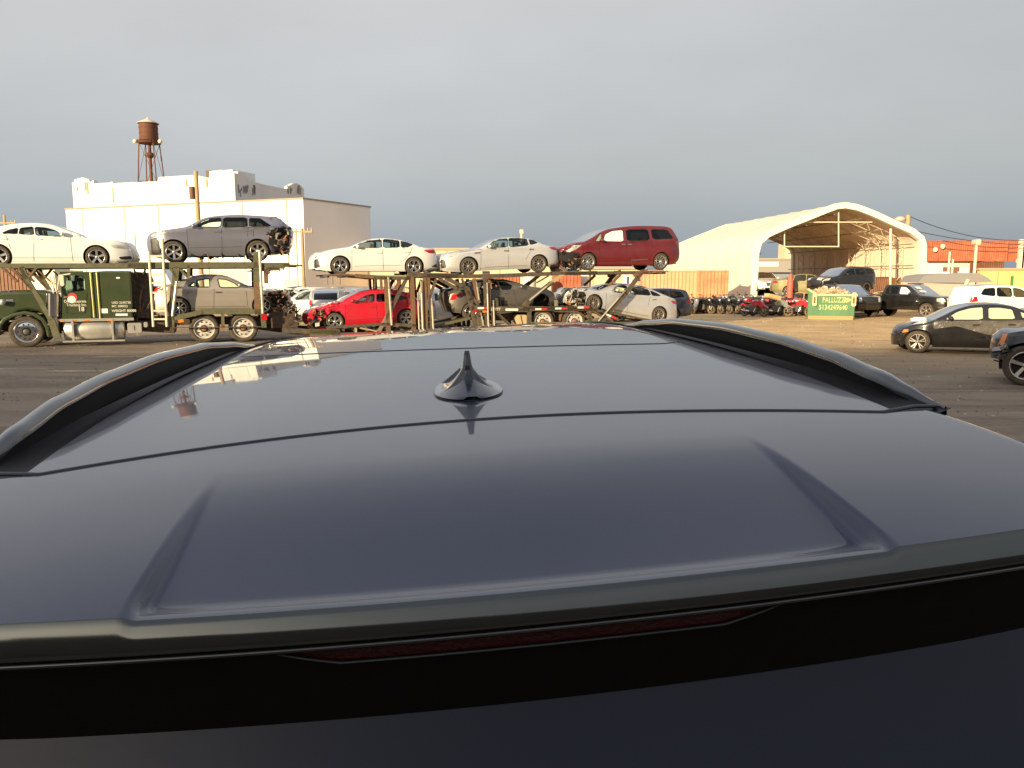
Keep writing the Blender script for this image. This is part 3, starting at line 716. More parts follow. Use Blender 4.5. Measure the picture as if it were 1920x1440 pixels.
t.box((min(xs) + .02, .2, max(zs) - .09), (max(xs), VW - .2, max(zs) - .01)); t.box((min(xs) + .02, .2, min(zs)), (max(xs), VW - .2, min(zs) + .5)); t.box((max(xs) - .06, .2, min(zs) + .5), (max(xs), VW - .2, max(zs) - .09))
zc = win[0][1]
t.box((min(xs) + .02, .2, min(zs) + .5), (min(xs) + .1, VW - .2, min(zs) + 1.25))
t.build('cab', GREEN, truck)
for v0 in (.15, VW - .16):
    t = TB(); t.prism([tuple(p) for p in win], v0, v0 + .01); t.build('side_window', G_CLEAR, truck)
t = TB(); t.box((min(xs) + .03, .25, min(zs) + 1.25), (min(xs) + .05, VW - .25, max(zs) - .1)); t.build('windshield', G_CLEAR, truck)
t = TB(); t.box((min(xs) + .75, .35, min(zs) + .5), (min(xs) + 1.15, .9, min(zs) + 1.25)); t.box((min(xs) + .75, 1.5, min(zs) + .5), (min(xs) + 1.15, 2.05, min(zs) + 1.5)); t.build('seats', M_SEAT, truck)
t = TB()
dr = P_(CT, [(230, 500), (250, 900), (600, 900), (640, 500)])
t.beam(dr[0], dr[1], .012, .108, .12); t.beam(dr[1], dr[2], .012, .108, .12); t.beam(dr[2], dr[3], .012, .108, .12); t.build('door_seam', M_SEAM, truck)
t = TB(); sl_ = P_(CT, [(705, 95), (1000, 80), (1490, 80), (1530, 1000), (725, 1000)]); t.prism(sl_, .1, VW - .1)
bev(t.build('sleeper', GREEN, truck), .07)
t = TB()
for a, b in (((705, 110), (785, 985)), ((828, 110), (900, 1000))):
    p, q = cp(CT, a), cp(CT, b); t.tube((p[0], .09, p[1]), (q[0], .09, q[1]), .035, 8, 0)
t.build('exhaust_stack', mat('brass_stack', (.55, .5, .22), .3, .8), truck)
t = TB(); t.prism(P_(CT, [(1520, 90), (1760, 110), (1840, 250), (1840, 1000), (1560, 1000)]), .5, VW - .5)
random.seed(4)
for k in range(16):
    p = cp(CT, (random.uniform(1560, 1830), random.uniform(150, 950))); q = (p[0] + random.uniform(-.15, .15), p[1] + random.uniform(-.5, .5))
    t.tube((p[0], .44, p[1]), (q[0], .46, q[1]), random.uniform(.015, .04), 6, k % 3)
t.build('hoses_and_pump', [mat('grimy_black', (.03, .022, .018), .6, var=.8, vscale=8, col2=(.12, .07, .04)), RUSTY, FRAMED], truck)
t = TB(); a, b = cp(CT, (165, 1250)), cp(CT, (1365, 1230)); r_ = .33
prof = [(.001, 0), (.27, .01), (.33, .06)]; Lk = b[0] - a[0]
for k in range(1):
    n = 24; P0 = []
    for x, rr in ((a[0], .01), (a[0] + .02, .29), (a[0] + .06, .33), (b[0] - .06, .33), (b[0] - .02, .29), (b[0], .01)):
        P0.append([(x, .36 + rr * cos(2 * pi * i / n) * .8, a[1] + .02 + rr * sin(2 * pi * i / n)) for i in range(n + 1)])
    t.grid(lambda i, j: P0[i][j], 6, n + 1, 0, True)
for fx in (.17, .81):
    x = a[0] + Lk * fx; t.box((x - .03, .02, a[1] - .33), (x + .03, .1, a[1] + .38), 1); t.box((x + .05, .04, a[1] - .2), (x + .07, .1, a[1] + .3), 2)
t.box((a[0], .0, a[1] - .36), (b[0], .25, a[1] - .31), 0)
t.build('fuel_tank', [ALU, ALU, M_BLACK], truck)
t = TB(); p, q = cp(CT, (1430, 1280)), cp(CT, (1690, 1085)); t.bevbox((p[0], .05, p[1]), (q[0], .5, q[1]), .03); t.box(((p[0] + q[0]) / 2 - .01, .04, p[1] + .08), ((p[0] + q[0]) / 2 + .01, .05, q[1] - .08), 1)
p, q = cp(CT, (1740, 1170)), cp(CT, (1810, 1070)); t.bevbox((p[0], .05, p[1]), (q[0], .4, q[1]), .03)
t.build('tool_box', [ALU, M_BLACK], truck)
t = TB(); p, q = cp(CT, (125, 1040)), cp(CT, (1545, 1010)); t.beam(p, q, .09, .04, .2, 0)
for x0_, x1_ in ((150, 200), (390, 440), (590, 690), (1040, 1180)):
    t.beam(cp(CT, (x0_, 1038)), cp(CT, (x1_, 1036)), .05, .03, .05, 1)
t.build('side_step', [ALU, M_ORANGE], truck)
t = TB(); p, q = cp(C1, (292, 1180)), cp(C1, (292, 1052)); t.tube((p[0], .18, p[1]), (q[0], .18, q[1]), .2, 20, 0); p2 = cp(C1, (320, 1290)); t.tube((p[0], .2, p[1]), (p2[0] - .1, .3, p2[1]), .13, 12, 1); t.build('air_cleaner', [M_CHROME, CREAM], truck)
t = TB()
for a, b in (((300, 1050), (310, 945)), ((320, 1050), (338, 945)), ((298, 980), (305, 1050)), ((330, 950), (400, 940)), ((310, 1035), (280, 950))):
    p, q = cp(C1, a), cp(C1, b); t.tube((p[0], .02, p[1]), (q[0], -.1, q[1]), .02, 6, 0)
p, q = cp(C1, (345, 1010)), cp(C1, (362, 945)); t.bevbox((p[0], -.2, p[1]), (q[0], -.05, q[1]), .04, 0); t.build('wing_mirror', CREAM, truck)
# writing on the cab
def text(body, p, size, parent, m, name='lettering', off=TO_, v=.105, M=None, sx=1.0, bold=.0):
    c = bpy.data.curves.new(name, 'FONT'); c.body = body; c.size = size; c.extrude = .002; c.align_x = 'LEFT'; c.offset = bold
    o = bpy.data.objects.new(name, c); COL.objects.link(o); c.materials.append(m); o.parent = parent
    o.matrix_local = (M or Matrix.Translation((p[0] - off[0], v - off[1], p[1] - off[2]))) @ Matrix.Rotation(pi / 2, 4, 'X') @ Matrix.Diagonal((sx, 1, 1, 1)); return o
text('Direct Express', cp(CT, (195, 695)), .125, truck, M_WHITEW, bold=.002, sx=.85); text('Trucking Inc.', cp(CT, (240, 765)), .125, truck, M_WHITEW, bold=.002, sx=.9); text('18', cp(CT, (465, 860)), .19, truck, M_WHITEW, bold=.004)
text('USD 2245738', cp(CT, (1120, 715)), .1, truck, M_WHITEW, v=.085, bold=.002); text('MC 208922', cp(CT, (1120, 785)), .1, truck, M_WHITEW, v=.085, bold=.002); text('WEIGHT 80000', cp(CT, (1120, 875)), .11, truck, M_WHITEW, v=.085, bold=.003)
for a_, b_ in (((905, 900), (1040, 810)), ((1195, 950), (1425, 905)), ((1205, 230), (1275, 200))):
    t = TB(); p, q = cp(CT, a_), cp(CT, b_); t.box((p[0], .09, p[1]), (q[0], .098, q[1])); t.build('decal', M_WHITE, truck)
t = TB(); p = cp(CT, (355, 590)); t.tube((p[0], .118, p[1]), (p[0], .108, p[1]), .14, 12, 0); p = cp(CT, (340, 635)); t.tube((p[0], .114, p[1]), (p[0], .104, p[1]), .12, 12, 1); t.build('emblem', [mat('emblem_red', (.6, .05, .04), .5), M_WHITE], truck)
# chassis
t = TB()
t.beam(cp(C1, (-60, 1250)), cp(C1, (850, 1240)), .28, .75, 1.0); t.beam(cp(C1, (-60, 1250)), cp(C1, (850, 1240)), .28, 1.5, 1.75)
t.beam(cp(C2, (0, 1150)), cp(C2, (1650, 1150)), .25, .75, 1.0); t.beam(cp(C2, (0, 1150)), cp(C2, (1650, 1150)), .25, 1.5, 1.75)
t.beam(cp(C2, (0, 1190)), cp(C2, (440, 1220)), .35, .5, 1.9, 0)
for x in (735, 1115):
    p = cp(C2, (x, 1225)); t.tube((p[0], .3, p[1]), (p[0], VW - .3, p[1]), .12, 8)
p = cp(C1, (140, 1275)); t.tube((p[0], .3, p[1]), (p[0], VW - .3, p[1]), .1, 8)
t.beam(cp(C2, (1200, 1200)), cp(C2, (1900, 1290)), .22, .9, 1.6); t.box((cp(C2, (1380, 1000))[0], .4, .45), (cp(C2, (1640, 1000))[0], 2.1, 1.2))
t.build('chassis', mat('grimy_black', (.03, .022, .018)), truck)
for (x, y), st in (((140, 1279), 'truckc'),):
    p = cp(C1, (x, y)); r_ = .5
    wheel(truck, p[0] - u_t, .32, .5, .5, ('truck', 10, .1, 'truckc'), -1, .75); wheel(truck, p[0] - u_t, VW - .32, .5, .5, ('truck', 10, .1, 'truckc'), 1, .75)
for x in (735, 1115):
    p = cp(C2, (x, 1230))
    for sgn in (-1, 1):
        y = .3 if sgn < 0 else VW - .3
        wheel(truck, p[0] - u_t, y, .49, .49, ('truck', 10, .1, 'truckw'), sgn, .9); wheel(truck, p[0] - u_t, y - sgn * .34, .49, .49, ('truck', 10, .1, 'truckw'), sgn, .9)
# head rack and rear rack (one welded frame)
t = TB()
def bm(crop, a, b, wpx, mi=0, v=(0, .12), both=True, mb=None):
    p, q = cp(crop, a), cp(crop, b); wd = wpx / crop[2] / 50.0
    (mb or t).beam(p, q, wd, v[0], v[1], mi)
    if both: (mb or t).beam(p, q, wd, VW - v[1], VW - v[0], mi)
bm(C1, (-60, 896), (850, 893), 22); bm(C2, (-5, 603), (1250, 600), 52); bm(C2, (1240, 602), (1560, 598), 40); bm(C2, (1500, 600), (1680, 607), 16, 2)
bm(C1, (110, 905), (205, 1060), 18); bm(C1, (205, 1060), (285, 1200), 22); bm(C1, (285, 1195), (325, 1310), 30)
bm(C1, (10, 905), (95, 985), 10, 1); bm(C1, (60, 905), (180, 1030), 12, 1); bm(C1, (205, 905), (160, 960), 9); bm(C1, (212, 920), (300, 1000), 6, 1); bm(C1, (95, 930), (160, 1010), 9, 1)
bm(C1, (120, 900), (150, 970), 22)
bm(C2, (465, 615), (410, 1200), 50); bm(C2, (425, 800), (400, 1080), 22, 1); bm(C2, (500, 640), (575, 725), 18); bm(C2, (582, 600), (582, 715), 26); bm(C2, (400, 625), (470, 720), 20)
bm(C2, (1245, 480), (1245, 760), 60); bm(C2, (1240, 760), (1250, 1080), 50, 1); bm(C2, (1300, 620), (1360, 690), 40, 1, both=False); bm(C2, (1330, 660), (1335, 780), 36, 1, both=False)
bm(C2, (430, 1115), (600, 1080), 40); bm(C2, (600, 1080), (720, 1050), 40); bm(C2, (710, 1052), (1310, 1052), 44); bm(C2, (912, 1070), (916, 1200), 26); bm(C2, (1300, 1060), (1312, 1205), 42)
bm(C2, (440, 1207), (1310, 1196), 7, 2); bm(C2, (915, 1185), (915, 1215), 34, 3, both=False)
for a in range(0, 14):
    x = -40 + a * 65; p = cp(C1, (x, 893)); t.box((p[0] - .04, .1, p[1] - .05), (p[0] + .04, VW - .1, p[1] + .01), 0)
for a in range(0, 12):
    p = cp(C2, (300 + a * 105, 600)); t.box((p[0] - .04, .1, p[1] - .06), (p[0] + .04, VW - .1, p[1] + .02), 0)
bm(C2, (1170, 655), (1500, 640), 9, 2); bm(C2, (1330, 630), (1500, 628), 9, 2)
for x in (1300, 1400, 1500): bm(C2, (x, 600), (x + 4, 655), 8, 2)
for a in range(0, 10):
    p = cp(C2, (520 + a * 90, 1055)); t.box((p[0] - .04, .1, p[1] - .06), (p[0] + .04, VW - .1, p[1] - .01), 0)
t.build('car_rack', [FRAMEG, RUSTY, FRAMED, mat('red_oxide', (.35, .08, .04), .6)], truck)
t = TB()
for a, b, wd in (((470, 760), (430, 1090), 26), ((1268, 460), (1300, 1070), 26)):
    t = TB(); p, q = cp(C2, a), cp(C2, b); t.tube((p[0], -.03, p[1]), (q[0], -.03, q[1]), .05, 10)
    t.build('hydraulic_ram', ROD, truck)
t = TB()
for a, b in (((203, 470), (247, 1195)), ((332, 350), (377, 1195))):
    p, q = cp(C2, a), cp(C2, b); t.tube((p[0], -.06, p[1]), (q[0], -.06, q[1]), .042, 8)
for y in (515, 690, 775, 868, 1042, 1122):
    k = (y - 470) / 725; p, q = cp(C2, (203 + 44 * k, y)), cp(C2, (335 + 42 * (y - 350) / 845, y)); t.beam(p, q, .06, -.09, -.03)
t.build('ladder', CREAM, truck)
t = TB(); bm(C2, (485, 1145), (535, 1135), 26, 0, (-.02, .02), False); t.build('marker_light', M_ORANGE, truck)
t = TB(); bm(C2, (1285, 1105), (1340, 1105), 50, 0, (-.03, .02), False); t.build('taillight', M_RED, truck)
# the driver at the cab window
t = TB(); hx, hz = cp(CT, (480, 275)); 
drv = thing('person', 'truck driver in dark jacket and cap at the open cab window, elbow on the sill', 'person', MT @ Matrix.Translation((hx, .5, hz - .75)))
skin = mat('skin', (.42, .2, .12), .6)
def skinned(name, pts, edges, rad, m, parent, sub=2):
    me = bpy.data.meshes.new(name); me.from_pydata(pts, edges, []); o = bpy.data.objects.new(name, me); COL.objects.link(o); o.parent = parent
    sk = o.modifiers.new('s', 'SKIN'); su = o.modifiers.new('u', 'SUBSURF'); su.levels = sub; su.render_levels = sub
    for v, r_ in zip(me.skin_vertices[0].data, rad): v.radius = (r_, r_)
    me.skin_vertices[0].data[0].use_root = True; me.materials.append(m)
    for p in me.polygons: p.use_smooth = True
    return o
skinned('jacket', [(0, 0, 0), (0, 0, .3), (0, 0, .5), (0, -.16, .47), (-.08, -.3, .25), (-.3, -.36, .22), (0, .16, .47), (-.15, .25, .25), (-.35, .1, .3)], [(0, 1), (1, 2), (2, 3), (3, 4), (4, 5), (2, 6), (6, 7), (7, 8)], [.16, .17, .1, .075, .06, .045, .075, .06, .045], mat('dark_jacket', (.02, .03, .045), .8), drv)
skinned('head', [(0, 0, .52), (-.01, 0, .62), (-.02, 0, .72), (-.02, 0, .78), (-.1, 0, .68), (-.03, -.09, .69)], [(0, 1), (1, 2), (2, 3), (2, 4), (2, 5)], [.05, .07, .1, .085, .02, .02], skin, drv)
t = MB(); t.lathe([(.112, .74), (.115, .78), (.09, .84), (.001, .86)], 14, 0, 'z', (-.02, 0, 0)); t.box((-.22, -.07, .74), (-.1, .07, .755)); t.build('cap', M_BLACK, drv)
for k in range(2):
    sx = (-.33, -.36)[k], (-.37, .1)[k], (.23, .31)[k]
    skinned('hand', [(sx[0], sx[1], sx[2]), (sx[0] - .06, sx[1], sx[2]), (sx[0] - .13, sx[1] - .03, sx[2] - .01), (sx[0] - .14, sx[1] - .01, sx[2]), (sx[0] - .14, sx[1] + .01, sx[2]), (sx[0] - .12, sx[1] + .03, sx[2] - .01), (sx[0] - .05, sx[1] + .05, sx[2] + .02)], [(0, 1), (1, 2), (1, 3), (1, 4), (1, 5), (0, 6)], [.03, .035, .009, .009, .009, .008, .01], skin, drv, 1)

# ================================================================ trailer
u_r = cp(C4, (1000, 1200))[0]
TR_ = (u_r, 0, 0)
trailer = thing('car_hauler_trailer', 'long dark steel two deck car trailer with rusty posts and red white tape', 'trailer', MT @ Matrix.Translation(TR_))
t = MB(TR_)
def b3(*a, **k): bm(C3, *a, **k)
def b4(*a, **k): bm(C4, *a, **k)
def b5(*a, **k): bm(C5, *a, **k)
b3((370, 645), (560, 630), 14, 1); b3((560, 630), (720, 645), 14, 1); b3((700, 645), (905, 662), 34, 1); b3((740, 640), (1250, 652), 12, 3); b3((900, 665), (1260, 675), 34); b3((1245, 640), (1772, 645), 46); b4((0, 650), (240, 650), 40); b4((200, 655), (800, 650), 42); b4((790, 648), (1300, 628), 40); b4((1290, 622), (1772, 615), 36)
b5((180, 622), (1130, 612), 30); b5((1100, 604), (1292, 604), 12); b5((940, 640), (1080, 600), 46, 1)
b3((1022, 660), (1045, 1240), 42, 1); b3((968, 660), (975, 800), 24, 1); b3((1290, 660), (1310, 1225), 40, 1); b3((1420, 650), (1438, 1220), 36, 1); b3((1458, 640), (1470, 900), 30, 1); b3((1478, 850), (1490, 1215), 24)
b3((1248, 650), (1090, 960), 34); b3((1090, 960), (945, 1230), 34, 2); b3((1165, 700), (1120, 790), 34, 1, both=False); b3((905, 660), (905, 780), 10, both=False)
b4((100, 690), (40, 860), 24); b4((130, 680), (330, 790), 34); b4((200, 670), (420, 780), 40); b4((415, 770), (470, 900), 54); b4((450, 880), (520, 1205), 44); b4((230, 830), (400, 765), 30, both=False); b4((420, 800), (540, 950), 30)
b4((495, 680), (545, 930), 36, 1); b4((545, 1010), (575, 1200), 30); b4((612, 680), (622, 1205), 34); b4((650, 690), (652, 960), 30, 1); b4((730, 880), (735, 970), 26, 0); b4((690, 1000), (700, 1200), 40); b4((370, 680), (400, 750), 20, both=False)
b4((470, 985), (1070, 1000), 56); b4((1000, 990), (1772, 988), 52); b5((0, 988), (500, 988), 48)
b4((730, 1030), (870, 1160), 20, both=False); b4((700, 1010), (900, 1200), 12)
b4((1070, 1010), (1070, 1205), 40); b4((1440, 612), (1290, 730), 34, 3); b4((1300, 720), (1060, 910), 44); b4((1060, 910), (1010, 970), 44)
b4((1270, 650), (1150, 720), 12, both=False)
b5((1030, 600), (850, 840), 44); b5((860, 830), (530, 1190), 46); b5((800, 640), (680, 750), 22, 1); b5((475, 985), (490, 1205), 44); b5((960, 640), (1000, 700), 16, both=False)
b5((600, 1010), (780, 1110), 24, 0); b5((500, 1010), (760, 1150), 20, 0); b4((1080, 1135), (1772, 1130), 8, 2); b4((1350, 900), (1350, 965), 30, 2, both=False); b4((1330, 1010), (1560, 1020), 30); b4((1560, 1020), (1700, 1100), 16)
b3((-60, 1215), (540, 1240), 46); b3((230, 1245), (535, 1250), 84, 4, both=False); b3((530, 1265), (1760, 1240), 50); b4((0, 1235), (600, 1215), 40); b4((560, 1222), (1110, 1222), 34)
b3((400, 1190), (540, 1180), 26); b3((540, 1180), (1000, 1150), 26); b3((1000, 1150), (1330, 1165), 30); b3((750, 1190), (925, 1225), 14, 3, both=False); b3((705, 1190), (708, 1250), 20, 3, both=False)
b4((90, 1180), (480, 1092), 26, 4, v=(.3, .8)); b4((480, 1075), (1050, 990), 24); b4((1050, 985), (1400, 990), 24); b5((450, 985), (700, 1040), 24); b5((700, 1035), (1330, 1150), 20)
for k in range(22):
    p = cp(C3, (420, 640)); q = cp(C5, (1270, 605)); x = p[0] + (q[0] - p[0]) * k / 21; z = p[1] + (q[1] - p[1]) * k / 21
    if abs(k - 9) > 30: continue
    t.box((x - .04, .1, z - .1), (x + .04, VW - .1, z - .02), 0)
for k in range(14):
    p = cp(C3, (450, 1215)); q = cp(C4, (560, 1215)); x = p[0] + (q[0] - p[0]) * k / 13; z = p[1] + (q[1] - p[1]) * k / 13
    t.box((x - .05, .1, z - .05), (x + .05, VW - .1, z + .05), 0)
for k in range(12):
    p = cp(C4, (500, 985)); q = cp(C5, (480, 985)); x = p[0] + (q[0] - p[0]) * k / 11; z = p[1] + (q[1] - p[1]) * k / 11
    t.box((x - .05, .1, z - .08), (x + .05, VW - .1, z + .02), 0)
# wheel tracks under the upper cars
for v_ in (.35, 1.7):
    for a, b in (((C3, (420, 640)), (C3, (1250, 655))), ((C3, (1250, 640)), (C3, (1772, 645))), ((C4, (180, 655)), (C4, (800, 650))), ((C4, (790, 645)), (C4, (1330, 622))), ((C5, (190, 612)), (C5, (1290, 600)))):
        t.beam(cp(a[0], a[1]), cp(b[0], b[1]), .05, v_, v_ + .4, 0)
t.build('steel_frame', [FRAMED, RUSTY, mat('worn_grey_steel', (.2, .17, .13), .5), mat('worn_tan_steel', (.4, .3, .18), .5), mat('olive_steel', (.12, .11, .06), .5)], trailer)
def rods(lst):
    for crop, a, b, r_ in lst:
        m_ = MB(TR_); p, q = cp(crop, a), cp(crop, b); m_.tube((p[0], -.04, p[1]), (q[0], -.04, q[1]), r_, 10); k = .25; m_.tube((p[0], -.04, p[1]), (p[0] + (q[0] - p[0]) * k, -.04, p[1] + (q[1] - p[1]) * k), r_ * 1.0, 10)
        m_.build('hydraulic_ram', ROD, trailer)
rods([(C3, (1040, 660), (1075, 1160), .045), (C3, (1345, 820), (1360, 1215), .03), (C3, (1380, 700), (1398, 1215), .045), (C3, (1490, 880), (1507, 1200), .04),
      (C4, (512, 715), (542, 900), .03), (C4, (560, 1030), (590, 1180), .03), (C4, (626, 720), (638, 1180), .035), (C4, (690, 900), (700, 1185), .035), (C4, (1300, 712), (1065, 905), .04), (C5, (840, 800), (560, 1120), .035)])
t = MB(TR_)
for crop, a, b in ((C4, (530, 985), (657, 983)), (C4, (1128, 995), (1250, 994)), (C4, (1335, 988), (1460, 987)), (C4, (1568, 978), (1688, 977)), (C5, (640, 1045), (750, 1095))):
    mid = tuple((a[i] + b[i]) / 2 for i in (0, 1))
    t.beam(cp(crop, a), cp(crop, mid), .07, -.015, 0, 0); t.beam(cp(crop, mid), cp(crop, b), .07, -.015, 0, 1)
t.beam(cp(C4, (820, 1000)), cp(C4, (948, 1000)), .09, -.02, 0, 0)
t.build('reflective_tape', [M_WHITE, mat('tape_red', (.6, .03, .03), .5)], trailer)
t = MB(TR_); b4((480, 1015), (528, 1015), 26, 0, (-.03, 0), False); t.build('marker_light', M_RED, trailer)
t = MB(TR_); b4((580, 1020), (622, 1020), 20, 0, (-.03, 0), False); t.build('marker_light', M_ORANGE, trailer)
text('16777', cp(C4, (664, 1012)), .16, trailer, M_WHITEW, off=TR_, v=-.02, bold=.004)
t = MB(TR_); p, q = cp(C4, (735, 1200)), cp(C4, (862, 1150)); t.bevbox((p[0], .15, p[1]), (q[0], .7, q[1]), .05); t.build('air_tank', TANK, trailer)
t = MB(TR_); p, q = cp(C4, (962, 1190)), cp(C4, (1048, 1055)); t.bevbox((p[0], .1, p[1]), (q[0], .7, q[1]), .03); t.beam(cp(C4, (985, 1060)), cp(C4, (1010, 1185)), .02, .08, .1, 1); t.build('tool_box', [TANK, M_BLACK], trailer)
for x in (1222, 1552):
    p = cp(C4, (x, 1160))
    for sgn in (-1, 1):
        y = .28 if sgn < 0 else VW - .28
        wheel(trailer, p[0] - u_r, y, .5, .5, ('truck', 10, .1, 'truckw'), sgn, .9); wheel(trailer, p[0] - u_r, y - sgn * .34, .5, .5, ('truck', 10, .1, 'truckw'), sgn, .9)
t = MB(TR_)
for x in (1222, 1552):
    p = cp(C4, (x, 1160)); t.tube((p[0], .3, .5), (p[0], VW - .3, .5), .1, 8)
    o = [(p[0] + .6 * cos(a), .52 + .6 * sin(a)) for a in [k * pi / 10 for k in range(11)]]; inn = [(p[0] + .57 * cos(a), .52 + .57 * sin(a)) for a in [k * pi / 10 for k in range(11)]]
    t.prism(o + inn[::-1], .25, .8, 1)
t.box((cp(C4, (700, 0))[0], .8, .55), (cp(C4, (1100, 0))[0], 1.6, 1.2), 0)
t.build('axle', [mat('grimy_black', (.03, .022, .018)), RUSTY], trailer)
# chains and straps hanging from the front of the top deck
for x in (412, 465, 540):
    m_ = MB(TR_); p, q = cp(C3, (x, 640)), cp(C3, (x + 2, 740)); m_.tube((p[0], 0, p[1]), (q[0], 0, q[1]), .012, 6); m_.build('chain', FRAMED, trailer)

# ================================================================ ground
def ground_mat():
    m = bpy.data.materials.new('yard_ground'); m.use_nodes = True; n = m.node_tree.nodes; l = m.node_tree.links; b = n['Principled BSDF']
    b.inputs['Roughness'].default_value = .9; b.inputs['Specular IOR Level'].default_value = .25
    t = n.new('ShaderNodeTexCoord'); sp_ = n.new('ShaderNodeSeparateXYZ'); l.new(t.outputs['Object'], sp_.inputs[0])
    def noise(scale, det=5, st=(1, 1, 1), rough=.6, loc=(0, 0, 0)):
        mp_ = n.new('ShaderNodeMapping'); mp_.inputs['Scale'].default_value = st; mp_.inputs['Location'].default_value = loc; l.new(t.outputs['Object'], mp_.inputs[0])
        z = n.new('ShaderNodeTexNoise'); z.inputs['Scale'].default_value = scale; z.inputs['Detail'].default_value = det; z.inputs['Roughness'].default_value = rough; l.new(mp_.outputs[0], z.inputs['Vector']); return z.outputs[0]
    def math_(op, a, b_):
        q = n.new('ShaderNodeMath'); q.operation = op
        for i, v in enumerate((a, b_)):
            if isinstance(v, (int, float)): q.inputs[i].default_value = v
            else: l.new(v, q.inputs[i])
        return q.outputs[0]
    def mr_(v, a, b_, c=0, d=1):
        q = n.new('ShaderNodeMapRange'); q.interpolation_type = 'SMOOTHSTEP'; l.new(v, q.inputs[0]); q.inputs[1].default_value = a; q.inputs[2].default_value = b_; q.inputs[3].default_value = c; q.inputs[4].default_value = d; return q.outputs[0]
    def mixc(f, c1, c2):
        q = n.new('ShaderNodeMix'); q.data_type = 'RGBA'
        if isinstance(f, (int, float)): q.inputs[0].default_value = f
        else: l.new(f, q.inputs[0])
        for i, c in ((6, c1), (7, c2)):
            if isinstance(c, tuple): q.inputs[i].default_value = (*c, 1)
            else: l.new(c, q.inputs[i])
        return q.outputs[2]
    # sandy dirt to the right and far away, oily grey-brown hardpack in front
    v = math_('ADD', math_('MULTIPLY', sp_.outputs['X'], .55), sp_.outputs['Y']); v = math_('ADD', v, math_('MULTIPLY', noise(.16, 5), 12)); sand = mr_(v, 26, 46)
    c = mixc(mr_(noise(.35, 6, (1, 2.2, 1)), .35, .65), (.19, .145, .107), (.29, .225, .165))
    s = mixc(mr_(noise(.5, 6), .35, .65), (.8, .53, .25), (.62, .41, .19))
    c = mixc(sand, c, s)
    c = mixc(mr_(noise(.9, 5, (.5, 1.3, 1), loc=(3, 8, 0)), .56, .68, 0, .35), c, (.07, .055, .045))
    tr_ = n.new('ShaderNodeMapping'); tr_.inputs['Rotation'].default_value = (0, 0, R(-24)); tr_.inputs['Scale'].default_value = (.035, 1.1, 1); l.new(t.outputs['Object'], tr_.inputs[0])
    tz = n.new('ShaderNodeTexNoise'); tz.inputs['Scale'].default_value = 1.6; tz.inputs['Detail'].default_value = 3; tz.inputs['Distortion'].default_value = .4; l.new(tr_.outputs[0], tz.inputs['Vector'])
    c = mixc(mr_(tz.outputs[0], .53, .62, 0, .3), c, (.06, .048, .038)); c = mixc(mr_(tz.outputs[0], .45, .36, 0, .22), c, (.42, .34, .25))
    wet = mr_(noise(.22, 3, (.5, 2.4, 1), loc=(5, 1, 2)), .66, .7); rr_ = n.new('ShaderNodeMapRange'); l.new(wet, rr_.inputs[0]); rr_.inputs[3].default_value = .9; rr_.inputs[4].default_value = .3; l.new(rr_.outputs[0], b.inputs['Roughness'])
    c = mixc(mr_(noise(9, 6), .4, .75, 0, .5), c, (.3, .24, .18)); c = mixc(mr_(noise(28, 3), .6, .7, 0, .35), c, (.45, .4, .33))
    l.new(c, b.inputs['Base Color'])
    bp = n.new('ShaderNodeBump'); bp.inputs['Strength'].default_value = .4; bp.inputs['Distance'].default_value = .03
    l.new(math_('ADD', noise(6, 8), math_('MULTIPLY', noise(.9, 4, (.3, 2, 1)), 1.5)), bp.inputs['Height']); l.new(bp.outputs[0], b.inputs['Normal'])
    return m
g = MB(); g.grid(lambda i, j: Vector((-900 + 1800 * i / 20, -500 + 2000 * j / 20, 0)), 21, 21, 0, False)
go = tag(g.build('ground', ground_mat()), kind='structure')
def lump(x, y, r, h, name, label, m, n=24, sy=1):
    b = MB(); rg = random.Random(int(x * 7 + y))
    P0 = []
    for i in range(9):
        row = []
        for j in range(n + 1):
            a = 2 * pi * (j % n) / n; rr = r * i / 8 * (1 + .12 * sin(3 * a + x) + .08 * sin(5 * a)); hh = h * (cos(pi * i / 8) * .5 + .5) - .03 + .02 * sin(7 * a + i)
            row.append(Vector((rr * cos(a), rr * sin(a) * sy, hh)))
        P0.append(row)
    b.grid(lambda i, j: P0[i][j], 9, n + 1, 0, True)
    o = b.build(name, m); o.location = (x, y, 0); return tag(o, kind='structure')

# ================================================================ white cold-store building with older block behind
WALLW = mat('white_wall', (.84, .84, .83), .8, var=.5, vscale=.25, col2=(.74, .72, .68), stretch=(1, 1, .35))
WALLO = mat('old_white_wall', (.82, .8, .77), .85, var=.6, vscale=.5, col2=(.64, .6, .54), stretch=(1, 1, .3))
ROOFM = mat('roof_felt', (.12, .11, .1), .9)
SEAMM = mat('panel_joint', (.3, .25, .18), .8)
Cc = at(568, 373, 80); H1 = Cc.z
def solve(px, py, z):
    d = ray(px, py); t_ = (z - CAMZ) / d.z; return Vector((d.x * t_, d.y * t_, z))
A_ = solve(123, 393, H1); B_ = solve(694, 389, H1)
fx = (Cc - A_); fx.z = 0; Lf = fx.length; fxu = fx.normalized(); nb = Vector((-fxu.y, fxu.x, 0)); Ls = abs((B_ - Cc).dot(nb)); Ls = max(Ls, 18)
MBd = Matrix(((fxu.x, nb.x, 0, A_.x), (fxu.y, nb.y, 0, A_.y), (0, 0, 1, 0), (0, 0, 0, 1)))
side_dir = (B_ - Cc); side_dir.z = 0; sd = Vector((side_dir.dot(fxu), side_dir.dot(nb)))
bld = thing('warehouse', 'large white flat roofed warehouse with tall blank panels under the water tower', 'building', MBd)
t = MB(); D_ = sd.y; ex = sd.x
foot = [(0, 0), (Lf, 0), (Lf + ex, D_), (0, D_)]
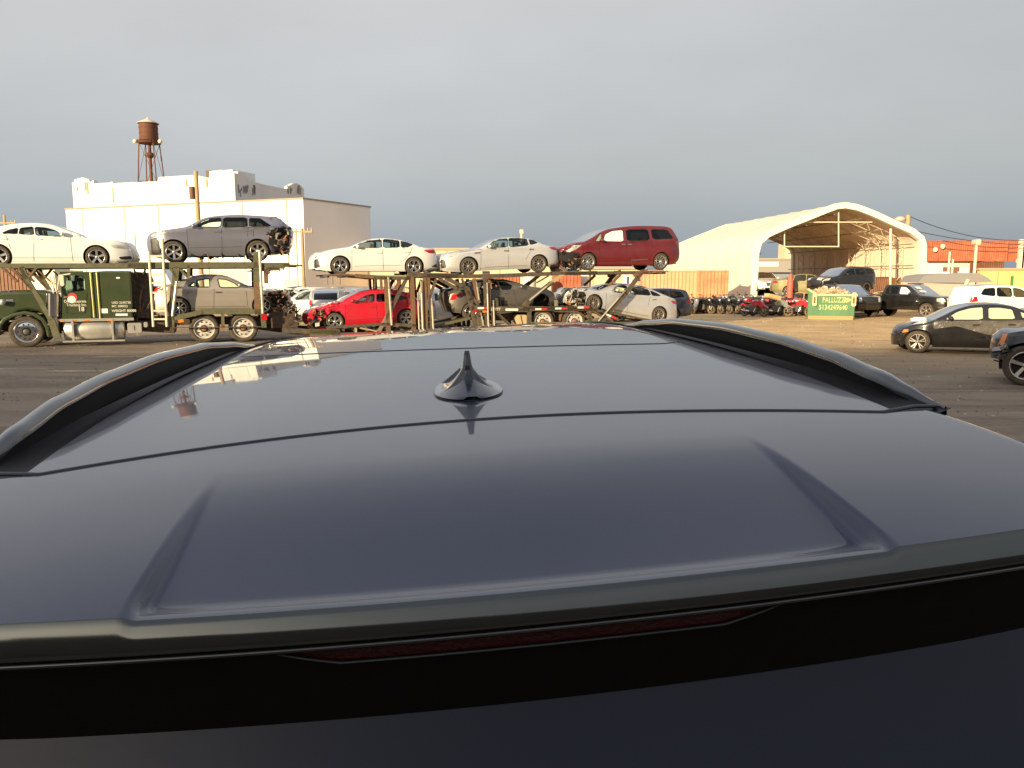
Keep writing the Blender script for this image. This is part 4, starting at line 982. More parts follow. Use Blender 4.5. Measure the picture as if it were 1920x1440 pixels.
t.add([(x, y, 0) for x, y in foot] + [(x, y, H1) for x, y in foot], [(0, 1, 5, 4), (1, 2, 6, 5), (2, 3, 7, 6), (3, 0, 4, 7)], 0)
t.build('wall', WALLW, bld)
t = MB(); t.add([(x, y, H1 - .05) for x, y in foot], [(0, 1, 2, 3)]); t.build('roof', ROOFM, bld)
t = MB()
for i in range(4):
    (x0, y0), (x1, y1) = foot[i], foot[(i + 1) % 4]; a = math.atan2(y1 - y0, x1 - x0); Lx = math.hypot(x1 - x0, y1 - y0)
    t.box((-.08, -.09, H1 - .02), (Lx + .08, .1, H1 + .14), 0, Matrix.Translation((x0, y0, 0)) @ Matrix.Rotation(a, 4, 'Z'))
t.build('roof_edge', mat('roof_flashing', (.3, .26, .2), .6), bld)
def on_front(px, py):       # survey a point on the front face: returns (along, height)
    d = ray(px, py); o = Vector((0, 0, CAMZ)); tt = (A_ - o).dot(nb) / d.dot(nb); p = o + d * tt; return (p - A_).dot(fxu), p.z
t = MB()
for px in (154, 233, 297, 455, 538):
    x, _ = on_front(px, 400); t.box((x - .06, -.03, 0), (x + .06, .02, H1 - .05))
t.build('panel_joint', SEAMM, bld)
t = MB()
for px in (252, 316, 388, 555):
    t = MB(); x, z = on_front(px, 420); t.tube((x, -.08, .5), (x, -.08, H1 * .72), .06, 6)
    t.build('downpipe', mat('pale_pipe', (.6, .53, .4), .7), bld)
t = MB(); x, z = on_front(420, 470); t.box((x - 3, -.04, 0), (x + 3, .02, 3.4)); t.build('loading_door', mat('pink_door', (.62, .5, .42), .7), bld); t = MB(); x, z = on_front(545, 470); t.box((x - 1, -.04, 0), (x + 1, .02, 2.4)); t.build('loading_door', mat('pink_door', (.62, .5, .42), .7), bld)
# older block with stepped parapets
off = 6.0
def on_b(px, py, back=off):
    d = ray(px, py); o = Vector((0, 0, CAMZ)); tt = ((A_ - o).dot(nb) + back) / d.dot(nb); p = o + d * tt; return (p - A_).dot(fxu), p.z
par = [(135, 342), (139, 341.5), (139.5, 337), (146, 335), (154, 333), (160, 334), (166, 336.5), (168, 341), (172, 341), (172.5, 338), (175, 338), (176, 344), (206, 342.5), (207, 341), (211, 341), (212, 343.5), (295, 340), (298, 332), (366, 328), (391, 334), (394, 328), (400, 322.5), (407, 320), (414, 318.5), (421, 320.5), (429, 323.5), (430, 326), (436, 325), (439, 324)]
pp = [on_b(*p) for p in par]
old = thing('old_warehouse', 'older white block with stepped parapets rising behind the warehouse roof', 'building', MBd @ Matrix.Translation((0, off, 0)))
t = MB(); xe = pp[-1][0]; x0b = pp[0][0]
t.prism([(x0b, 0)] + pp + [(xe, 0)], 0, .6)
t.build('front_wall', WALLO, old)
def on_side(px, py):
    d = ray(px, py); o = Vector((0, 0, CAMZ)); P0 = A_ + fxu * xe; tt = (P0 - o).dot(fxu) / d.dot(fxu); p = o + d * tt; return (p - A_).dot(nb) - off, p.z
ps = [on_side(*p) for p in ((439, 324), (446, 321), (452, 322), (462, 329), (466, 338), (495, 346), (530, 353), (540, 354), (541, 349), (550, 344), (557, 343.5), (564, 348), (570, 354))]
ps = [(min(p[0], 60), p[1]) for p in ps]; ye = ps[-1][0]
t = MB(); t.prism([(.61, 0)] + [(max(.61, a), b) for a, b in ps] + [(ye, 0)], 0, .6, 0, Matrix.Translation((xe, 0, 0)) @ Matrix.Rotation(pi / 2, 4, 'Z'))
t.build('side_wall', WALLO, old)
zb_ = min(p[1] for p in pp + ps) - .8
t = MB(); t.box((x0b, .62, 0), (xe - .62, ye, zb_)); t.build('roof', ROOFM, old)
t = MB(); rg = random.Random(8)
for k in range(9):
    x = x0b + (xe - x0b) * (k + .5) / 9; t.box((x - .12, -.05, 0), (x + .12, .0, zb_ + 1.2))
t.build('pilaster', WALLO, old)
for (px, py, h) in ((160, 342, 1.0), (164, 342, 1.4), (145, 350, .5), (212, 352, 1.8), (350, 336, .8), (388, 336, .9)):
    t = MB(); x, z = on_b(px, py); t.box((x - .12, -.07, z - h), (x + .1, -.01, z))
    t.build('rust_stain', mat('stain', (.4, .28, .16), .9), old)
t = MB(); rg = random.Random(3)
for k in range(26):
    y, z = on_side(rg.choice([448, 455, 462, 475, 478, 540, 545, 560, 563]) + rg.uniform(-3, 3), 352 + rg.uniform(-6, 4)); t.box((xe + .01, y - .1, z - rg.uniform(.3, 1.0)), (xe + .05, y + .08, z))
t.build('mildew_stain', mat('stain_dark', (.3, .28, .25), .95), old)
t = MB(); y1, z1 = on_side(470, 350); t.box((xe - 6, y1, zb_), (xe - 2.5, y1 + 4, zb_ + 2.4)); t.build('roof_plant', WALLW, old)
t = MB(); t.box((on_b(352, 330)[0], 3, zb_), (on_b(356, 330)[0] + .3, 3.5, on_b(352, 322, 9)[1])); t.build('roof_vent', RUSTY, old)

# ================================================================ water tower
TY = 120; c0 = at(284, 338, TY); tw = thing('water_tower', 'rusty water tank with pale conical roof on thin legs above the warehouse', 'water tower', place(c0.x, TY))
RUST = mat('rust_tank', (.15, .06, .038), .75, .1, var=.9, vscale=.35, col2=(.12, .045, .025), stretch=(1, 1, .4))
ax = at(281, 230, TY); dz = lambda y: at(281, y, TY).z
sx_ = (at(284, 250, TY).x - c0.x) - .0
t = MB(); lean = at(281.5, 250, TY).x - c0.x; rt = (at(298, 250, TY).x - at(265, 250, TY).x) / 2
t.lathe([(.01, dz(271)), (rt * .9, dz(269)), (rt, dz(266)), (rt, dz(234)), (rt * .98, dz(232))], 24, 0, 'z'); 
for z in (240, 250, 259): t.lathe([(rt + .0, dz(z) - .06), (rt + .06, dz(z)), (rt, dz(z) + .06)], 24, 0, 'z')
t.build('tank', RUST, tw)
t = MB(); t.lathe([(rt * 1.15, dz(232)), (rt * 1.16, dz(231)), (rt * .4, dz(225)), (rt * .2, dz(223)), (.02, dz(219.5))], 24, 0, 'z'); t.build('tank_roof', mat('pale_roof', (.62, .5, .44), .7), tw)
t = MB()
for k in range(24):
    a = 2 * pi * k / 24; a2 = a + 2 * pi / 24; r_ = rt * 1.22
    t.tube((r_ * cos(a), r_ * sin(a), dz(264)), (r_ * cos(a2), r_ * sin(a2), dz(264)), .06, 4); t.tube((r_ * cos(a), r_ * sin(a), dz(268)), (r_ * cos(a), r_ * sin(a), dz(264)), .04, 4)
t.lathe([(rt, dz(268)), (rt * 1.25, dz(268)), (rt * 1.25, dz(268) - .1), (rt, dz(268) - .1)], 24, 0, 'z'); t.build('walkway', RUST, tw)
for s in (-1, 1):
    t = MB(); t.lathe([(.01, -.32), (.28, -.24), (.34, 0), (.26, .2), (.01, .32)], 10, 0, 'z', (s * rt * 1.42, -.5, dz(266))); t.build('floodlight', mat('pale_lamp', (.75, .66, .52), .5), tw)
    t.v and None
zt_ = dz(269)
for sx in (-1, 1):
    for sy in (-1, 1):
        t = MB(); t.tube((sx * rt * .8, sy * rt * .8, zt_), (sx * rt * 1.75, sy * rt * 1.75, 0), .09, 6); t.build('leg', RUST, tw)
t = MB()
for f_ in (.25, .5, .75):
    rr = rt * (.8 + .95 * f_); z = zt_ * (1 - f_)
    for a, b in (((-1, -1), (1, -1)), ((1, -1), (1, 1)), ((1, 1), (-1, 1)), ((-1, 1), (-1, -1))):
        t.tube((a[0] * rr, a[1] * rr, z), (b[0] * rr, b[1] * rr, z), .05, 5)
        r2 = rt * (.8 + .95 * (f_ - .25)); t.tube((a[0] * r2, a[1] * r2, zt_ * (1.25 - f_)), (b[0] * rr, b[1] * rr, z), .035, 4)
t.build('bracing', RUST, tw)
t = MB(); t.tube((0, 0, 0), (0, 0, zt_), .24, 10); t.lathe([(.24, zt_ - 2.2), (.7, zt_ - 1.8), (.7, zt_ - 1.5), (.24, zt_ - 1.3)], 12, 0, 'z'); t.build('riser_pipe', RUST, tw)

# ================================================================ poles and wires
WOOD = mat('pole_wood', (.5, .36, .2), .85, var=.7, vscale=6, col2=(.3, .2, .11), stretch=(3, 3, .3))
def pole(px, py, Y, r, label, arm=None, extra=None, m=WOOD, name='utility_pole', cat='utility pole'):
    p = at(px, py, Y); o = thing(name, label, cat, place(p.x, Y)); t = MB(); t.tube((0, 0, 0), (0, 0, p.z), r * 1.15, 10, 0, r * .85); t.build('pole', m, o)
    if arm:
        for (dy, ln) in arm:
            t = MB(); z = p.z - dy; t.box((-ln, -.08, z - .07), (ln, .06, z + .07)); t.build('crossarm', m, o)
            t = MB()
            for k in (-.95, -.6, .6, .95): t.tube((ln * k, 0, z + .07), (ln * k, 0, z + .3), .05, 6)
            t.build('insulator', M_ALLOYD, o)
    return o, p
pole(367, 321, 66, .2, 'thick wooden utility pole in front of the white warehouse, left of its corner', None)
po = [o for o in bpy.data.objects if o.name == 'utility_pole'][0]
t = MB(); z = at(367, 362, 66).z; t.tube((-.35, -.15, z - .5), (-.35, -.15, z + .5), .22, 10); t.box((-.3, -.1, z), (0, 0, z + .1)); t.build('transformer', RUSTY, po)
pole(566, 428, 58, .14, 'thin utility pole with one short crossarm at the warehouse corner', [(.25, .75)])
pole(599, 450, 84, .17, 'utility pole with a crossarm in front of the grey shaded warehouse side', [(.3, .95)])
pole(8, 403, 80, .15, 'dark utility pole poking up behind the white sedan roof at far left', [(.8, 1.1)])
o_, p1703 = pole(1703, 403, 90, .3, 'dark wooden pole head behind the right slope of the tent', None)
t = MB(); t.lathe([(.01, -.3), (.5, -.2), (.6, .1), (.3, .3), (.01, .35)], 12, 0, 'z', (-.9, 0, p1703.z - .5)); t.box((-.8, -.05, p1703.z - 1.3), (0, .05, p1703.z - 1.1)); t.build('lamp_head', mat('dull_lamp', (.5, .42, .35), .5), o_)
def lamp_pole(px, py, Y, label, r=.09):
    p = at(px, py, Y); o = thing('lamp_post', label, 'lamp post', place(p.x, Y)); t = MB(); t.tube((0, 0, 0), (0, 0, p.z), r, 8); t.build('pole', CREAM, o)
    k = .55 if py < 450 else 1; t = MB(); t.bevbox((-.25 * k, -.3 * k, p.z - .1), (.2 * k, .3 * k, p.z + .35 * k), .08 * k); t.build('lamp_head', mat('pale_lamp2', (.6, .5, .38), .4), o); return o
lamp_pole(1831, 457, 66, 'cream lamp post in front of the orange containers at right', .12)
lamp_pole(978, 436, 52, 'small floodlight post showing above the silver midsize sedan roof', .07)
for px, py, lb in ((1781, 472, 'thin taller steel pipe standing left of the cream lamp post'), (1787, 486, 'thin shorter steel pipe standing beside the taller pipe')):
    p = at(px, py, 68); t = MB(); t.tube((0, 0, 0), (0, 0, p.z), .09, 8); o = t.build('steel_pipe', CREAM); o.location = (p.x, 68, 0); tag(o, lb, 'pipe')
wm = mat('wire', (.04, .04, .045), .6)
for k, (za, pb_, lb) in enumerate(((.1, (1990, 443), 'upper overhead wire sagging right from the dark pole'), (1.6, (2010, 458), 'lower overhead wire running right from the dark pole'))):
    a = Vector((p1703.x, 90, p1703.z - za)); b = at(pb_[0], pb_[1], 95); pts = []
    for i in range(17):
        s_ = i / 16; q = a.lerp(b, s_); q.z -= 4 * s_ * (1 - s_) * (1.4 if k == 0 else .7); pts.append(q)
    t = MB(a); t.path(pts, .05, 4); o = t.build('overhead_wire', wm); o.location = a; tag(o, lb, 'wire')

# ================================================================ corrugated containers and low buildings
def corr_mat(name, c1, c2=None): return mat(name, c1, .6, .1, var=.8, vscale=1.2, col2=c2 or tuple(c * .6 for c in c1))
def container(px0, px1, Y, y0z, h, m, label, rz=0, L_=None, d=2.4, doors=True, group=None):
    a = at(px0, 528, Y); b = at(px1, 528, Y); ln = L_ or (b.x - a.x) / cos(rz)
    o = thing('shipping_container', label, 'container', place(a.x, Y, y0z, rz), group)
    t = MB(); n = max(6, int(ln / .28)); pts = []
    for i in range(n):
        x = .12 + (ln - .24) * i / n; w_ = (ln - .24) / n
        pts += [(x, .0), (x + w_ * .35, .0), (x + w_ * .5, .05), (x + w_ * .85, .05)]
    pts.append((ln - .12, .0))
    poly = [(x, y) for x, y in pts] + [(ln - .12, d), (.12, d)]
    k = len(poly); vs = [(x, y, .12) for x, y in poly] + [(x, y, h - .1) for x, y in poly]
    t.add(vs, [(i, (i + 1) % k, (i + 1) % k + k, i + k) for i in range(k)] + [list(range(k, 2 * k))]); t.build('corrugated_side', m, o)
    t = MB()
    for x in (0, ln - .12): t.box((x, -.03, 0), (x + .12, .12, h))
    t.box((.12, -.025, 0), (ln - .12, .1, .118)); t.box((.12, -.025, h - .098), (ln - .12, .1, h - .002)); t.build('frame', m, o)
    for x in (0, ln - .12):
        t2 = MB(); t2.box((x, d - .1, 0), (x + .12, d + .02, h)); t2.build('corner_post', m, o)
    if doors:
        t = MB()
        for q in (.3, .9, 1.5, 2.1): t.tube((-.05, q, .15), (-.05, q, h - .15), .025, 6)
        t.build('door_bars', M_ALLOYD, o)
    return o
ORG = corr_mat('orange_container_paint', (.68, .33, .17)); REDC = corr_mat('red_container_paint', (.5, .15, .075)); BRN = corr_mat('brown_container_paint', (.2, .085, .04)); PNK = mat('pale_orange_paint', (.74, .4, .23), .6, .1, var=.5, vscale=1.2, col2=(.6, .3, .16))
container(1205, 1307, 56, 0, 2.9, PNK, 'pale orange container left of the ribbed orange one, below the tent wall')
container(1307.5, 1366, 55.8, 0, 2.9, ORG, 'orange ribbed container against the near left corner of the tent wall')
container(1037, 1089, 62, 0, 2.75, REDC, 'red ribbed container seen between trailer deck and crushed silver sedan')
container(905, 981, 60, 0, 2.7, REDC, 'small patch of orange red container behind the dark grey sedan roof', doors=False)
container(-80, 62, 58, 0, 3.1, BRN, 'rust brown container behind the truck bonnet at far left')
container(1736, 1885, 96, 4.6, 2.5, REDC, 'long orange red container forming the upper storey at right', group='containers raised above the white office')
container(1886, 2010, 96.5, 4.6, 2.5, REDC, 'orange red container end at the right edge, beside two cream posts', group='containers raised above the white office')
container(1838, 1880, 94, 2.1, 2.4, BRN, 'shadowed rust container below the long upper container', doors=False)
def lowbuild(name, label, px0, px1, Y, h, d, m, feats=(), rz=0):
    a = at(px0, 528, Y); b = at(px1, 528, Y); ln = (b.x - a.x) / cos(rz); o = thing(name, label, 'building', place(a.x, Y, 0, rz))
    t = MB(); t.box((0, 0, 0), (ln, d, h)); t.build('wall', m, o)
    t = MB(); t.box((-.2, -.2, h + .002), (ln + .2, d + .2, h + .2)); t.build('roof', mat('tan_roof', (.4, .33, .25), .8), o)
    for nm, x0, x1, z0, z1, mm in feats:
        t = MB(); t.box((ln * x0, -.04, z0), (ln * x1, .02, z1)); t.build(nm, mm, o)
    return o
BEI = mat('beige_render', (.66, .52, .35), .85, var=.5, vscale=.6, col2=(.58, .44, .3)); OFFW = mat('office_white', (.82, .78, .68), .8)
DGL = mat('dark_pane', (.05, .045, .05), .2); BRD = mat('brown_door', (.2, .1, .08), .6)
lowbuild('beige_shed', 'long low beige building behind the upper deck cars and trailer', 690, 1036, 82, 5.4, 14, BEI, [('panel_joint', k / 7 - .002, k / 7 + .002, 0, 5.3, SEAMM) for k in range(1, 7)] + [('window', .3, .34, 2, 3.2, DGL), ('window', .62, .66, 2, 3.2, DGL)])
lowbuild('beige_wall', 'beige panelled wall with one small window behind the trailer tail ramp', 1089, 1206, 63, 3.1, 5, BEI, [('pale_panel', .0, .12, 0, 3, OFFW), ('pillar', .13, .16, 0, 3.05, mat('dark_pillar', (.1, .08, .05), .7)), ('panel_joint', .19, .195, 0, 3.0, SEAMM), ('window_box', .67, .82, 1.4, 2.8, OFFW), ('window', .74, .77, 1.8, 2.5, DGL)])
t = MB(); t.lathe([(.01, 0), (.55, 0), (.55, 2.6), (.45, 2.8), (.01, 2.9)], 20, 0, 'z'); o = t.build('storage_tank', mat('white_tank', (.74, .68, .56), .5)); o.location = (gx(992, 59), 59, 0); tag(o, 'white upright cylinder tank right of the small orange red container', 'tank')
lowbuild('office', 'low white office with brown door panels under the raised containers', 1738, 1838, 97, 4.55, 6, OFFW, [('canopy', .28, 1.05, 3.95, 4.25, CREAM), ('door_panel', .28, .43, 1.0, 3.9, BRD), ('door_panel', .45, .59, 1.0, 3.9, BRD), ('window', .86, .93, 1, 3.9, DGL)])
YEL = mat('yellow_render', (.72, .45, .16), .8, var=.5, vscale=.4, col2=(.62, .5, .28))
yw = lowbuild('yellow_wall', 'yellow painted yard wall with a green patch at the right edge', 1835, 2010, 84, 3.35, .4, YEL, [('green_patch', .34, .37, .9, 2.7, mat('green_patch', (.05, .2, .06), .7)), ('panel_joint', .2, .205, 0, 3.2, SEAMM), ('panel_joint', .5, .505, 0, 3.2, SEAMM)])
for k, px in enumerate((1910, 1916)):
    t = MB(); t.box((-.3, -.2, 0), (.3, .2, 7.2)); o = t.build('post', CREAM); o.location = (gx(px, 95), 95, 0); tag(o, ('left', 'right')[k] + ' one of two cream posts before the raised container end', 'post')
for k, (px, py, lb) in enumerate(((1753, 468, 'larger pale round dish on the orange container wall left end'), (1767, 462, 'smaller pale round dish near the container roof edge'), (1908, 489, 'pale round dish under the raised container end at right'))):
    p = at(px, py, 95.6); t = MB(); t.lathe([(.01, 0), (.16, -.03), (.28, -.1), (.3, -.1), (.17, 0), (.01, .05)], 16, 0, 'y'); o = t.build('satellite_dish', mat('dish', (.8, .68, .5), .5)); o.location = p; tag(o, lb, 'dish')

# ================================================================ fabric shelter
TR = thing('fabric_shelter', 'huge open ended cream fabric arch shelter standing over stacked wrecks', 'tent', None)
TL = Vector((gx(1416, 60), 60, 0)); tf = Vector((-.127, .992, 0)); trr = Vector((.992, .127, 0))
MTn = Matrix(((trr.x, tf.x, 0, TL.x), (trr.y, tf.y, 0, TL.y), (0, 0, 1, 0), (0, 0, 0, 1))); TR.matrix_world = MTn
def on_t(px, py):
    d = ray(px, py); o = Vector((0, 0, CAMZ)); tt = (TL - o).dot(tf) / d.dot(tf); p = o + d * tt; return ((p - TL).dot(trr), p.z)
arch_px = [(1409, 530), (1410, 500), (1412, 472), (1418, 452), (1435, 437), (1472, 420), (1510, 405), (1547, 390), (1565, 383.5), (1582, 381.5), (1602, 385), (1635, 397), (1672, 414), (1710, 431), (1727, 445), (1732, 460), (1732, 510)]
ap = [on_t(*p) for p in arch_px]; ap = [(ap[0][0], 0)] + ap[1:-1] + [(ap[-1][0], 0)]
apf = [tuple(p) for p in catmull(ap, .5)]
cxm = sum(p[0] for p in apf) / len(apf)
def inset(P, d):
    o = []
    for i, p in enumerate(P):
        a = Vector(P[max(i - 1, 0)]); b = Vector(P[min(i + 1, len(P) - 1)]); t_ = (b - a).normalized(); o.append((p[0] + t_.y * d, max(0, p[1] - t_.x * d)))
    return o
FAB = mat('cream_fabric', (.8, .68, .56), .75, var=.5, vscale=.5, col2=(.7, .58, .47), bump=.35, bscale=.9)
FABE = mat('bright_fabric_edge', (.86, .8, .66), .7)
DT = 21.0; NB = 9
t = MB(); ny = NB * 6 + 1
def skin_pt(i, j, d=0):
    x, z = inset(apf, d)[i] if False else (ins_cache[d][i]); y = DT * j / (ny - 1); sag = .07 * abs(sin(pi * y / (DT / NB)))
    sx = (cxm - x); k = .0
    tpt = inset(apf, d + sag * (1 if 3 < i < len(apf) - 4 else .5))[i] if False else None
    n_ = norms[i]; return Vector((x + n_[0] * sag, y, max(0, z + n_[1] * sag)))
ins_cache = {0: apf, .06: inset(apf, .06)}
norms = []
for i in range(len(apf)):
    a = Vector(apf[max(i - 1, 0)]); b = Vector(apf[min(i + 1, len(apf) - 1)]); tt = (b - a).normalized(); norms.append((tt.y, -tt.x))
t.grid(lambda i, j: skin_pt(i, j, 0), len(apf), ny, 0, True); t.grid(lambda i, j: skin_pt(i, j, .06), len(apf), ny, 0, True, True)
t.build('fabric_cover', FAB, TR)
t = MB(); n = len(apf)
for y in (0, DT):
    t = MB(); oo = inset(apf, -.07 if y == 0 else .0); ii = inset(apf, .38 if y == 0 else .3)
    for i in range(n - 1):
        t.prism([oo[i], oo[i + 1], ii[i + 1], ii[i]], y - .3, y + .12)
    t.build('end_arch', FABE, TR)
RIB = mat('rib_steel', (.3, .26, .2), .5, .3)
ii = inset(apf, .22); jj = inset(apf, .75)
for k in range(1, NB):
    t = MB(); y = DT * k / NB
    for i in range(n - 1):
        t.tube((ii[i][0], y, ii[i][1]), (ii[i + 1][0], y, ii[i + 1][1]), .05, 5, 0, None, False)
        if jj[i][1] > .3 or True: t.tube((jj[i][0], y, jj[i][1]), (jj[i + 1][0], y, jj[i + 1][1]), .04, 5, 0, None, False)
        a, b = (ii[i], jj[i + 1]) if i % 2 else (jj[i], ii[i + 1])
        t.tube((a[0], y, a[1]), (b[0], y, b[1]), .025, 4, 0, None, False)
    t.build('rib_truss', mat('pale_rib', (.62, .52, .38), .5), TR)
t = MB()
for i in range(4, n - 3, 4): t.tube((jj[i][0], .2, jj[i][1]), (jj[i][0], DT - .2, jj[i][1]), .04, 5)
t.build('purlin', RIB, TR)
t = MB()
for (a, b) in (((1475, 428), (1475, 465)), ((1475, 462), (1577, 462)), ((1577, 393), (1577, 463)), ((1500, 416), (1640, 416))):
    p, q = on_t(*a), on_t(*b); t.tube((p[0], .35, p[1]), (q[0], .35, q[1]), .055, 6)
for px in (1675,):
    p, q = on_t(px, 428), on_t(px, 560); t.tube((p[0], .35, p[1]), (q[0], .35, 0), .1, 6)
t.build('door_frame', CREAM, TR)
WX = apf[-1][0]
container(0, 0, 0, 0, 2.5, BRN, 'rust brown container along the inside right wall of the shelter', L_=14)
cc = [o for o in bpy.data.objects if o.get('label', '').startswith('rust brown container along')][0]; cc.matrix_world = MTn @ Matrix.Translation((WX - 1.1, 16.5, 0)) @ Matrix.Rotation(-pi / 2, 4, 'Z')
# building seen through the far end
gb = lowbuild('grey_garage', 'grey garage with roller door seen through the far end of the shelter', 1395, 1500, 108, 5.1, 8, mat('grey_render', (.3, .28, .26), .85), [('roller_door', .38, .84, 0, 3.1, mat('roller', (.22, .24, .27), .6)), ('door_lintel', .36, .86, 3.15, 3.4, DGL), ('sign_band', .25, .6, 4.2, 4.8, OFFW)])
t = MB(); t.box((0, 0, 0), (5, 3, 2.2)); o = t.build('roof_unit', BEI); o.location = (gx(1470, 112), 112, 5.302); tag(o, 'beige box on the roof of the grey garage', 'roof unit')

# ================================================================ skip with rubble
SKG = mat('skip_green', (.022, .13, .05), .5, 0, .2, var=.9, vscale=1.1, col2=(.07, .18, .07), stretch=(1, 1, .5))
SKT = mat('skip_rim', (.72, .55, .28), .6); RB = mat('rubble', (.5, .36, .22), .9)
Y0 = 43.5; a = gx(1517, Y0); b = gx(1603, Y0); wz = b - a; zt1 = at(1560, 553, Y0).z; zt0 = at(1520, 543, Y0).z
RZ = R(-20); wz *= .93
sk = thing('dumpster', 'green steel dumpster heaped with rubble and yellow lettering on its front', 'dumpster', place(a, Y0, 0, RZ))
t = MB(); zb0 = .06; d_ = 2.3
prof = [(0, zb0), (wz, zb0 - 0), (wz * 1.03, zt1), (wz * .2, zt1), (0, zt0)]
t.prism(prof, 0, .06); t.prism([(0, zb0), (wz, zb0), (wz * 1.03, zt1 + .02), (0, zt0 + .02)], d_, d_ + .06)
t.box((0, .06, zb0), (.06, d_, zt0)); t.box((wz - .02, .06, zb0), (wz + .04, d_, zt1)); t.box((0, .06, zb0), (wz, d_, zb0 + .05)); t.build('hopper', SKG, sk)
t = MB(); t.beam((0, zt0), (wz * .2, zt1), .09, -.05, .1); t.beam((wz * .2, zt1), (wz * 1.06, zt1), .09, -.05, .1); t.box((wz, -.0, zt1 - .03), (wz + .12, d_, zt1 + .05)); t.box((-.06, 0, zt0 - .02), (.06, d_, zt0 + .05)); t.build('rim', SKT, sk)
for x in (.14, .98):
    t = MB(); t.bevbox((wz * x - .1, -.16, .75), (wz * x + .12, 0, 1.5 if x > .5 else 1.45), .05); t.box((wz * x - .05, -.18, .9), (wz * x + .05, -.165, 1.25), 1); t.build('lifting_pocket', [SKT, RUSTY], sk)
t = MB()
for x in (.33, .62, .8): t.box((wz * x - .03, -.012, zb0 + .1), (wz * x + .03, -.001, zt1 - .06))
t.build('side_rib', SKG, sk)
t = MB(); t.box((.05, -.014, .0), (wz - .03, -.002, .2)); t.build('dirt_band', mat('caked_dirt', (.4, .26, .12), .9), sk)
YLW = mat('yellow_letters', (.62, .58, .26), .7, var=.9, vscale=9, col2=(.2, .33, .12))
text('PALLUZZU', (wz * .31, .95), .42, sk, YLW, off=(0, 0, 0), v=-.03, sx=.66, bold=.006); text('5134249640', (wz * .24, .55), .38, sk, YLW, off=(0, 0, 0), v=-.03, sx=.78, bold=.006)
t = MB(); t.lathe([(.001, -.02), (.2, -.02), (.2, -.001)], 16, 0, 'y', (wz * .85, 0, 1.08)); t.v = [Vector((wz * .85 + (v.x - wz * .85) * 1.0, v.y, 1.08 + (v.z - 1.08) * .6)) for v in t.v]; t.build('emblem', YLW, sk)
hp = MB(); rg = random.Random(5)
nx_ = 14
def hpt(i, j):
    x = .08 + (wz - .12) * i / nx_; y = .08 + (d_ - .14) * j / nx_; e = min(i, nx_ - i, j, nx_ - j) / (nx_ / 2)
    return Vector((x, y, zt1 - .06 + .42 * min(1, e * 1.6) * (1.15 - .5 * i / nx_) + rg.uniform(-.07, .07)))
PT = [[hpt(i, j) for j in range(nx_ + 1)] for i in range(nx_ + 1)]
hp.grid(lambda i, j: PT[i][j], nx_ + 1, nx_ + 1, 0, False)
for k in range(60):
    p = PT[rg.randrange(2, 13)][rg.randrange(1, 13)]; Rm = Matrix.Translation(p) @ Matrix.Rotation(rg.uniform(0, 3), 4, Vector((rg.random(), rg.random(), rg.random() + .1)).normalized())
    s_ = rg.uniform(.05, .16); hp.box((-s_, -s_ * .7, -s_ * .4), (s_, s_ * .7, s_ * .4), rg.choice([0, 0, 1, 2, 3]), Rm)
hb = hp.build('rubble_heap', [RB, mat('rubble_pale', (.7, .55, .36), .9), mat('rubble_grey', (.45, .4, .36), .9), mat('rubble_dark', (.28, .18, .1), .9)]); hb.matrix_world = place(a, Y0, 0, RZ); tag(hb, 'tan rubble heaped above the rim of the green dumpster', 'rubble', kind='stuff')

# ================================================================ parked and wrecked vehicles on the ground
SED = dict(top=[(.04, .22), (0, .42), (.03, .6), (.2, .72), (.7, .84), (1.2, .93), (1.55, 1.1), (1.95, 1.31), (2.35, 1.42), (2.85, 1.45), (3.35, 1.39), (3.85, 1.2), (4.25, 1.08), (4.66, 1.04), (4.76, .92), (4.82, .6), (4.78, .32)],
    bot=[(4.5, .22), (3.2, .19), (1.5, .19), (.4, .19)], belt=[(1.2, .95), (4.2, 1.02)], wheels=[(.95, .33, .33), (3.72, .33, .33)],
    regions=[('side_window', [(1.55, .99), (1.9, 1.24), (2.25, 1.35), (2.58, 1.38), (2.58, 1.0)]), ('side_window', [(2.66, 1.38), (3.0, 1.38), (3.32, 1.33), (3.42, 1.02), (2.66, 1.0)]), ('side_window', [(3.42, 1.3), (3.7, 1.2), (3.9, 1.09), (3.5, 1.03)]),
             ('headlight', [(.05, .62), (.2, .74), (.55, .79), (.4, .68)]), ('taillight', [(4.4, .86), (4.76, .86), (4.74, 1.0), (4.45, 1.0)])],
    seams=[[(1.6, .98), (1.55, .25)], [(2.62, 1.0), (2.62, .25)], [(3.45, 1.0), (3.3, .6)]], strips=[('windshield', 1.25, 2.3), ('rear_window', 3.4, 4.1)], face=(.25, .42, .62, .62, .73, .34), mirrors=[(1.72, 1.02)], handles=[(2.4, .86), (3.3, .88)], style=('spoke', 5, .08, 'dull'))
